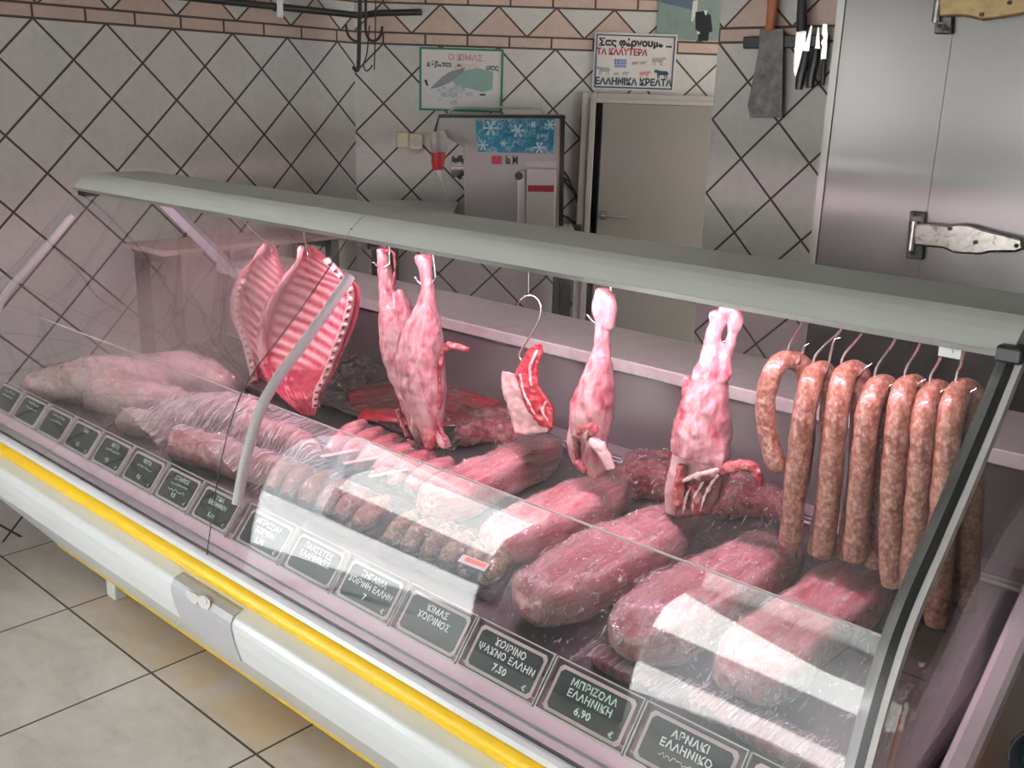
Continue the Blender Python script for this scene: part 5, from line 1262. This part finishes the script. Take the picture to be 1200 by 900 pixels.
lump('meat_piece', 'knobbly wrapped red piece between the slim leg and the lamb hindquarter', [[(725, 575, .03, .04), (755, 560, .035, .05), (785, 570, .03, .045)], [(745, 545, .03, .035), (785, 545, .03, .035)]], 'lambred', 'filmB', group='wrapped pieces behind the loins')
lump('meat_piece', 'wrapped red piece left of the sausages, under the bent forelimb', [[(845, 590, .025, .04), (880, 585, .03, .045), (915, 595, .025, .04)], [(870, 565, .02, .03), (915, 575, .02, .03)]], 'lambred', 'filmB', group='wrapped pieces behind the loins')
sheet('dark_bag', 'dark crumpled plastic bag behind the rib side', [(376, 478, .01), (455, 452, .01), (462, 405, .03), (385, 420, .03)], 'bag' if 'bag' in M else 'blackp', .035, .016, 30, seed=7.0, cat='bag')
sheet('cling_film', 'crumpled film lying over the dark bag behind the rib side', [(372, 476, .03), (455, 450, .03), (460, 408, .045), (384, 420, .045)], 'filmD', .035, .014, 34, seed=8.0)

M['dishclear'] = clear('clear_dish', (.86, .86, .87), .1, .06, haze=lambda t, v: t.ramp(t.noise(v, 30, 3), [(.3, .10), (.7, .25)]), hazecol=(.62, .58, .60))
# packs near the front, centre
def pack(name, label, P, h, meat_mat, n, group=None, lab=None):
    """shallow clear pack: dish, rolls of meat, film lid; P are the four deck corners (front-left, front-right, back-right, back-left)"""
    Q = [onD(x, y, .003) for x, y in P]; c = sum(Q, Vector()) / 4; t = thing(name, label, 'pack', c, group=group)
    bm = nb(); lo = [bm.verts.new(p) for p in Q]; hi = [bm.verts.new(p + Vector((0, 0, h * .38)) + (p - c) * .04) for p in Q]; hi2 = [bm.verts.new(p + Vector((0, 0, h * .38)) + (p - c) * -.02) for p in Q]; lo2 = [bm.verts.new(p + (c - p) * .06 + Vector((0, 0, .003))) for p in Q]
    for k in range(4):
        k2 = (k + 1) % 4
        for a, b in ((lo, hi), (hi, hi2), (hi2, lo2)): bm.faces.new((a[k], a[k2], b[k2], b[k]))
    bm.faces.new(lo[::-1]); bm.faces.new(lo2); obj('dish', bm, M['dishclear'], t)
    for k in range(n):
        f = (k + .5) / n; a = Q[0].lerp(Q[1], f); b = Q[3].lerp(Q[2], f); a = a.lerp(b, .08); b = a.lerp(b, .92); r = (Q[1] - Q[0]).length / n * .48
        pts = [a + Vector((0, 0, r + .004)), a.lerp(b, .35) + Vector((0, 0, r + .006)), a.lerp(b, .7) + Vector((0, 0, r + .004)), b + Vector((0, 0, r + .005))]
        bm = nb(); tube(bm, [(*pts[0], r * .5), (*pts[1], r), (*pts[2], r), (*pts[3], r * .55)], r, 10, 4); displace(bm, .004, 40, k * 1.7, 2); obj('skewer' if 'skewer' in label else 'roll', bm, M[meat_mat], t, True)
    bm = nb(); g = []; N = 24
    for i in range(N + 1):
        g.append([]); 
        for j in range(N + 1):
            p = Q[0].lerp(Q[1], i / N).lerp(Q[3].lerp(Q[2], i / N), j / N); e = math.sin(math.pi * i / N) * math.sin(math.pi * j / N)
            g[-1].append(bm.verts.new(p + Vector((0, 0, h * .6 + h * .45 * e ** .4 + .004 * nz(p, 40, 3)))))
    for i in range(N):
        for j in range(N): bm.faces.new((g[i][j], g[i + 1][j], g[i + 1][j + 1], g[i][j + 1]))
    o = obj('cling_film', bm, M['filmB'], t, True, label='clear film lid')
    if lab:
        x, y = lab; p = onD(x, y, h * 1.1); ex = (Q[1] - Q[0]).normalized(); ey = (Q[3] - Q[0]).normalized()
        bm = nb(); obox(bm, p, ex, ey, ex.cross(ey).normalized(), (-.035, -.014, 0), (.035, .014, .0015)); l_ = obj('label', bm, M['paper'], t)
        bm = nb(); obox(bm, p, ex, ey, ex.cross(ey).normalized(), (-.022, -.004, .0012), (.030, .009, .0022)); obj('label_print', bm, plain('label_orange', (.72, .16, .05), .4), l_, label='orange print')
    return t
GP = 'wrapped packs at the front of the deck'
pack('meat_pack', 'pack of pinkish rolled meat with pale strips, behind the browned pack', [(372, 545), (505, 605), (565, 570), (420, 505)], .055, 'porkred', 7, GP)
pack('meat_pack', 'pack of browned skewers just right of the grey strut foot', [(305, 590), (425, 640), (470, 605), (330, 548)], .05, 'brown', 6, GP)
pack('meat_pack', 'green-brown herbed pack with an orange label, left of the middle loin', [(440, 650), (575, 705), (615, 660), (480, 610)], .05, 'herb', 6, GP, lab=(555, 660))
for i, (x, y, m_) in enumerate(((398, 532, 'fat'), (425, 540, 'bone'), (455, 555, 'fat'))):
    p = onD(x, y, .055); bm = nb(); obox(bm, p, Vector((.35, .93, .05)).normalized(), Vector((.93, -.35, 0)), Vector((0, 0, 1)), (-.05, -.008, 0), (.05, .008, .004))
    rooted('fat_strip', bm, M[m_], p, bevel=.002, label=['pale strip lying on the rolled meat pack, leftmost', 'whitest strip on the rolled meat pack, in the middle', 'pale strip on the rolled meat pack, rightmost'][i], cat='fat strip')

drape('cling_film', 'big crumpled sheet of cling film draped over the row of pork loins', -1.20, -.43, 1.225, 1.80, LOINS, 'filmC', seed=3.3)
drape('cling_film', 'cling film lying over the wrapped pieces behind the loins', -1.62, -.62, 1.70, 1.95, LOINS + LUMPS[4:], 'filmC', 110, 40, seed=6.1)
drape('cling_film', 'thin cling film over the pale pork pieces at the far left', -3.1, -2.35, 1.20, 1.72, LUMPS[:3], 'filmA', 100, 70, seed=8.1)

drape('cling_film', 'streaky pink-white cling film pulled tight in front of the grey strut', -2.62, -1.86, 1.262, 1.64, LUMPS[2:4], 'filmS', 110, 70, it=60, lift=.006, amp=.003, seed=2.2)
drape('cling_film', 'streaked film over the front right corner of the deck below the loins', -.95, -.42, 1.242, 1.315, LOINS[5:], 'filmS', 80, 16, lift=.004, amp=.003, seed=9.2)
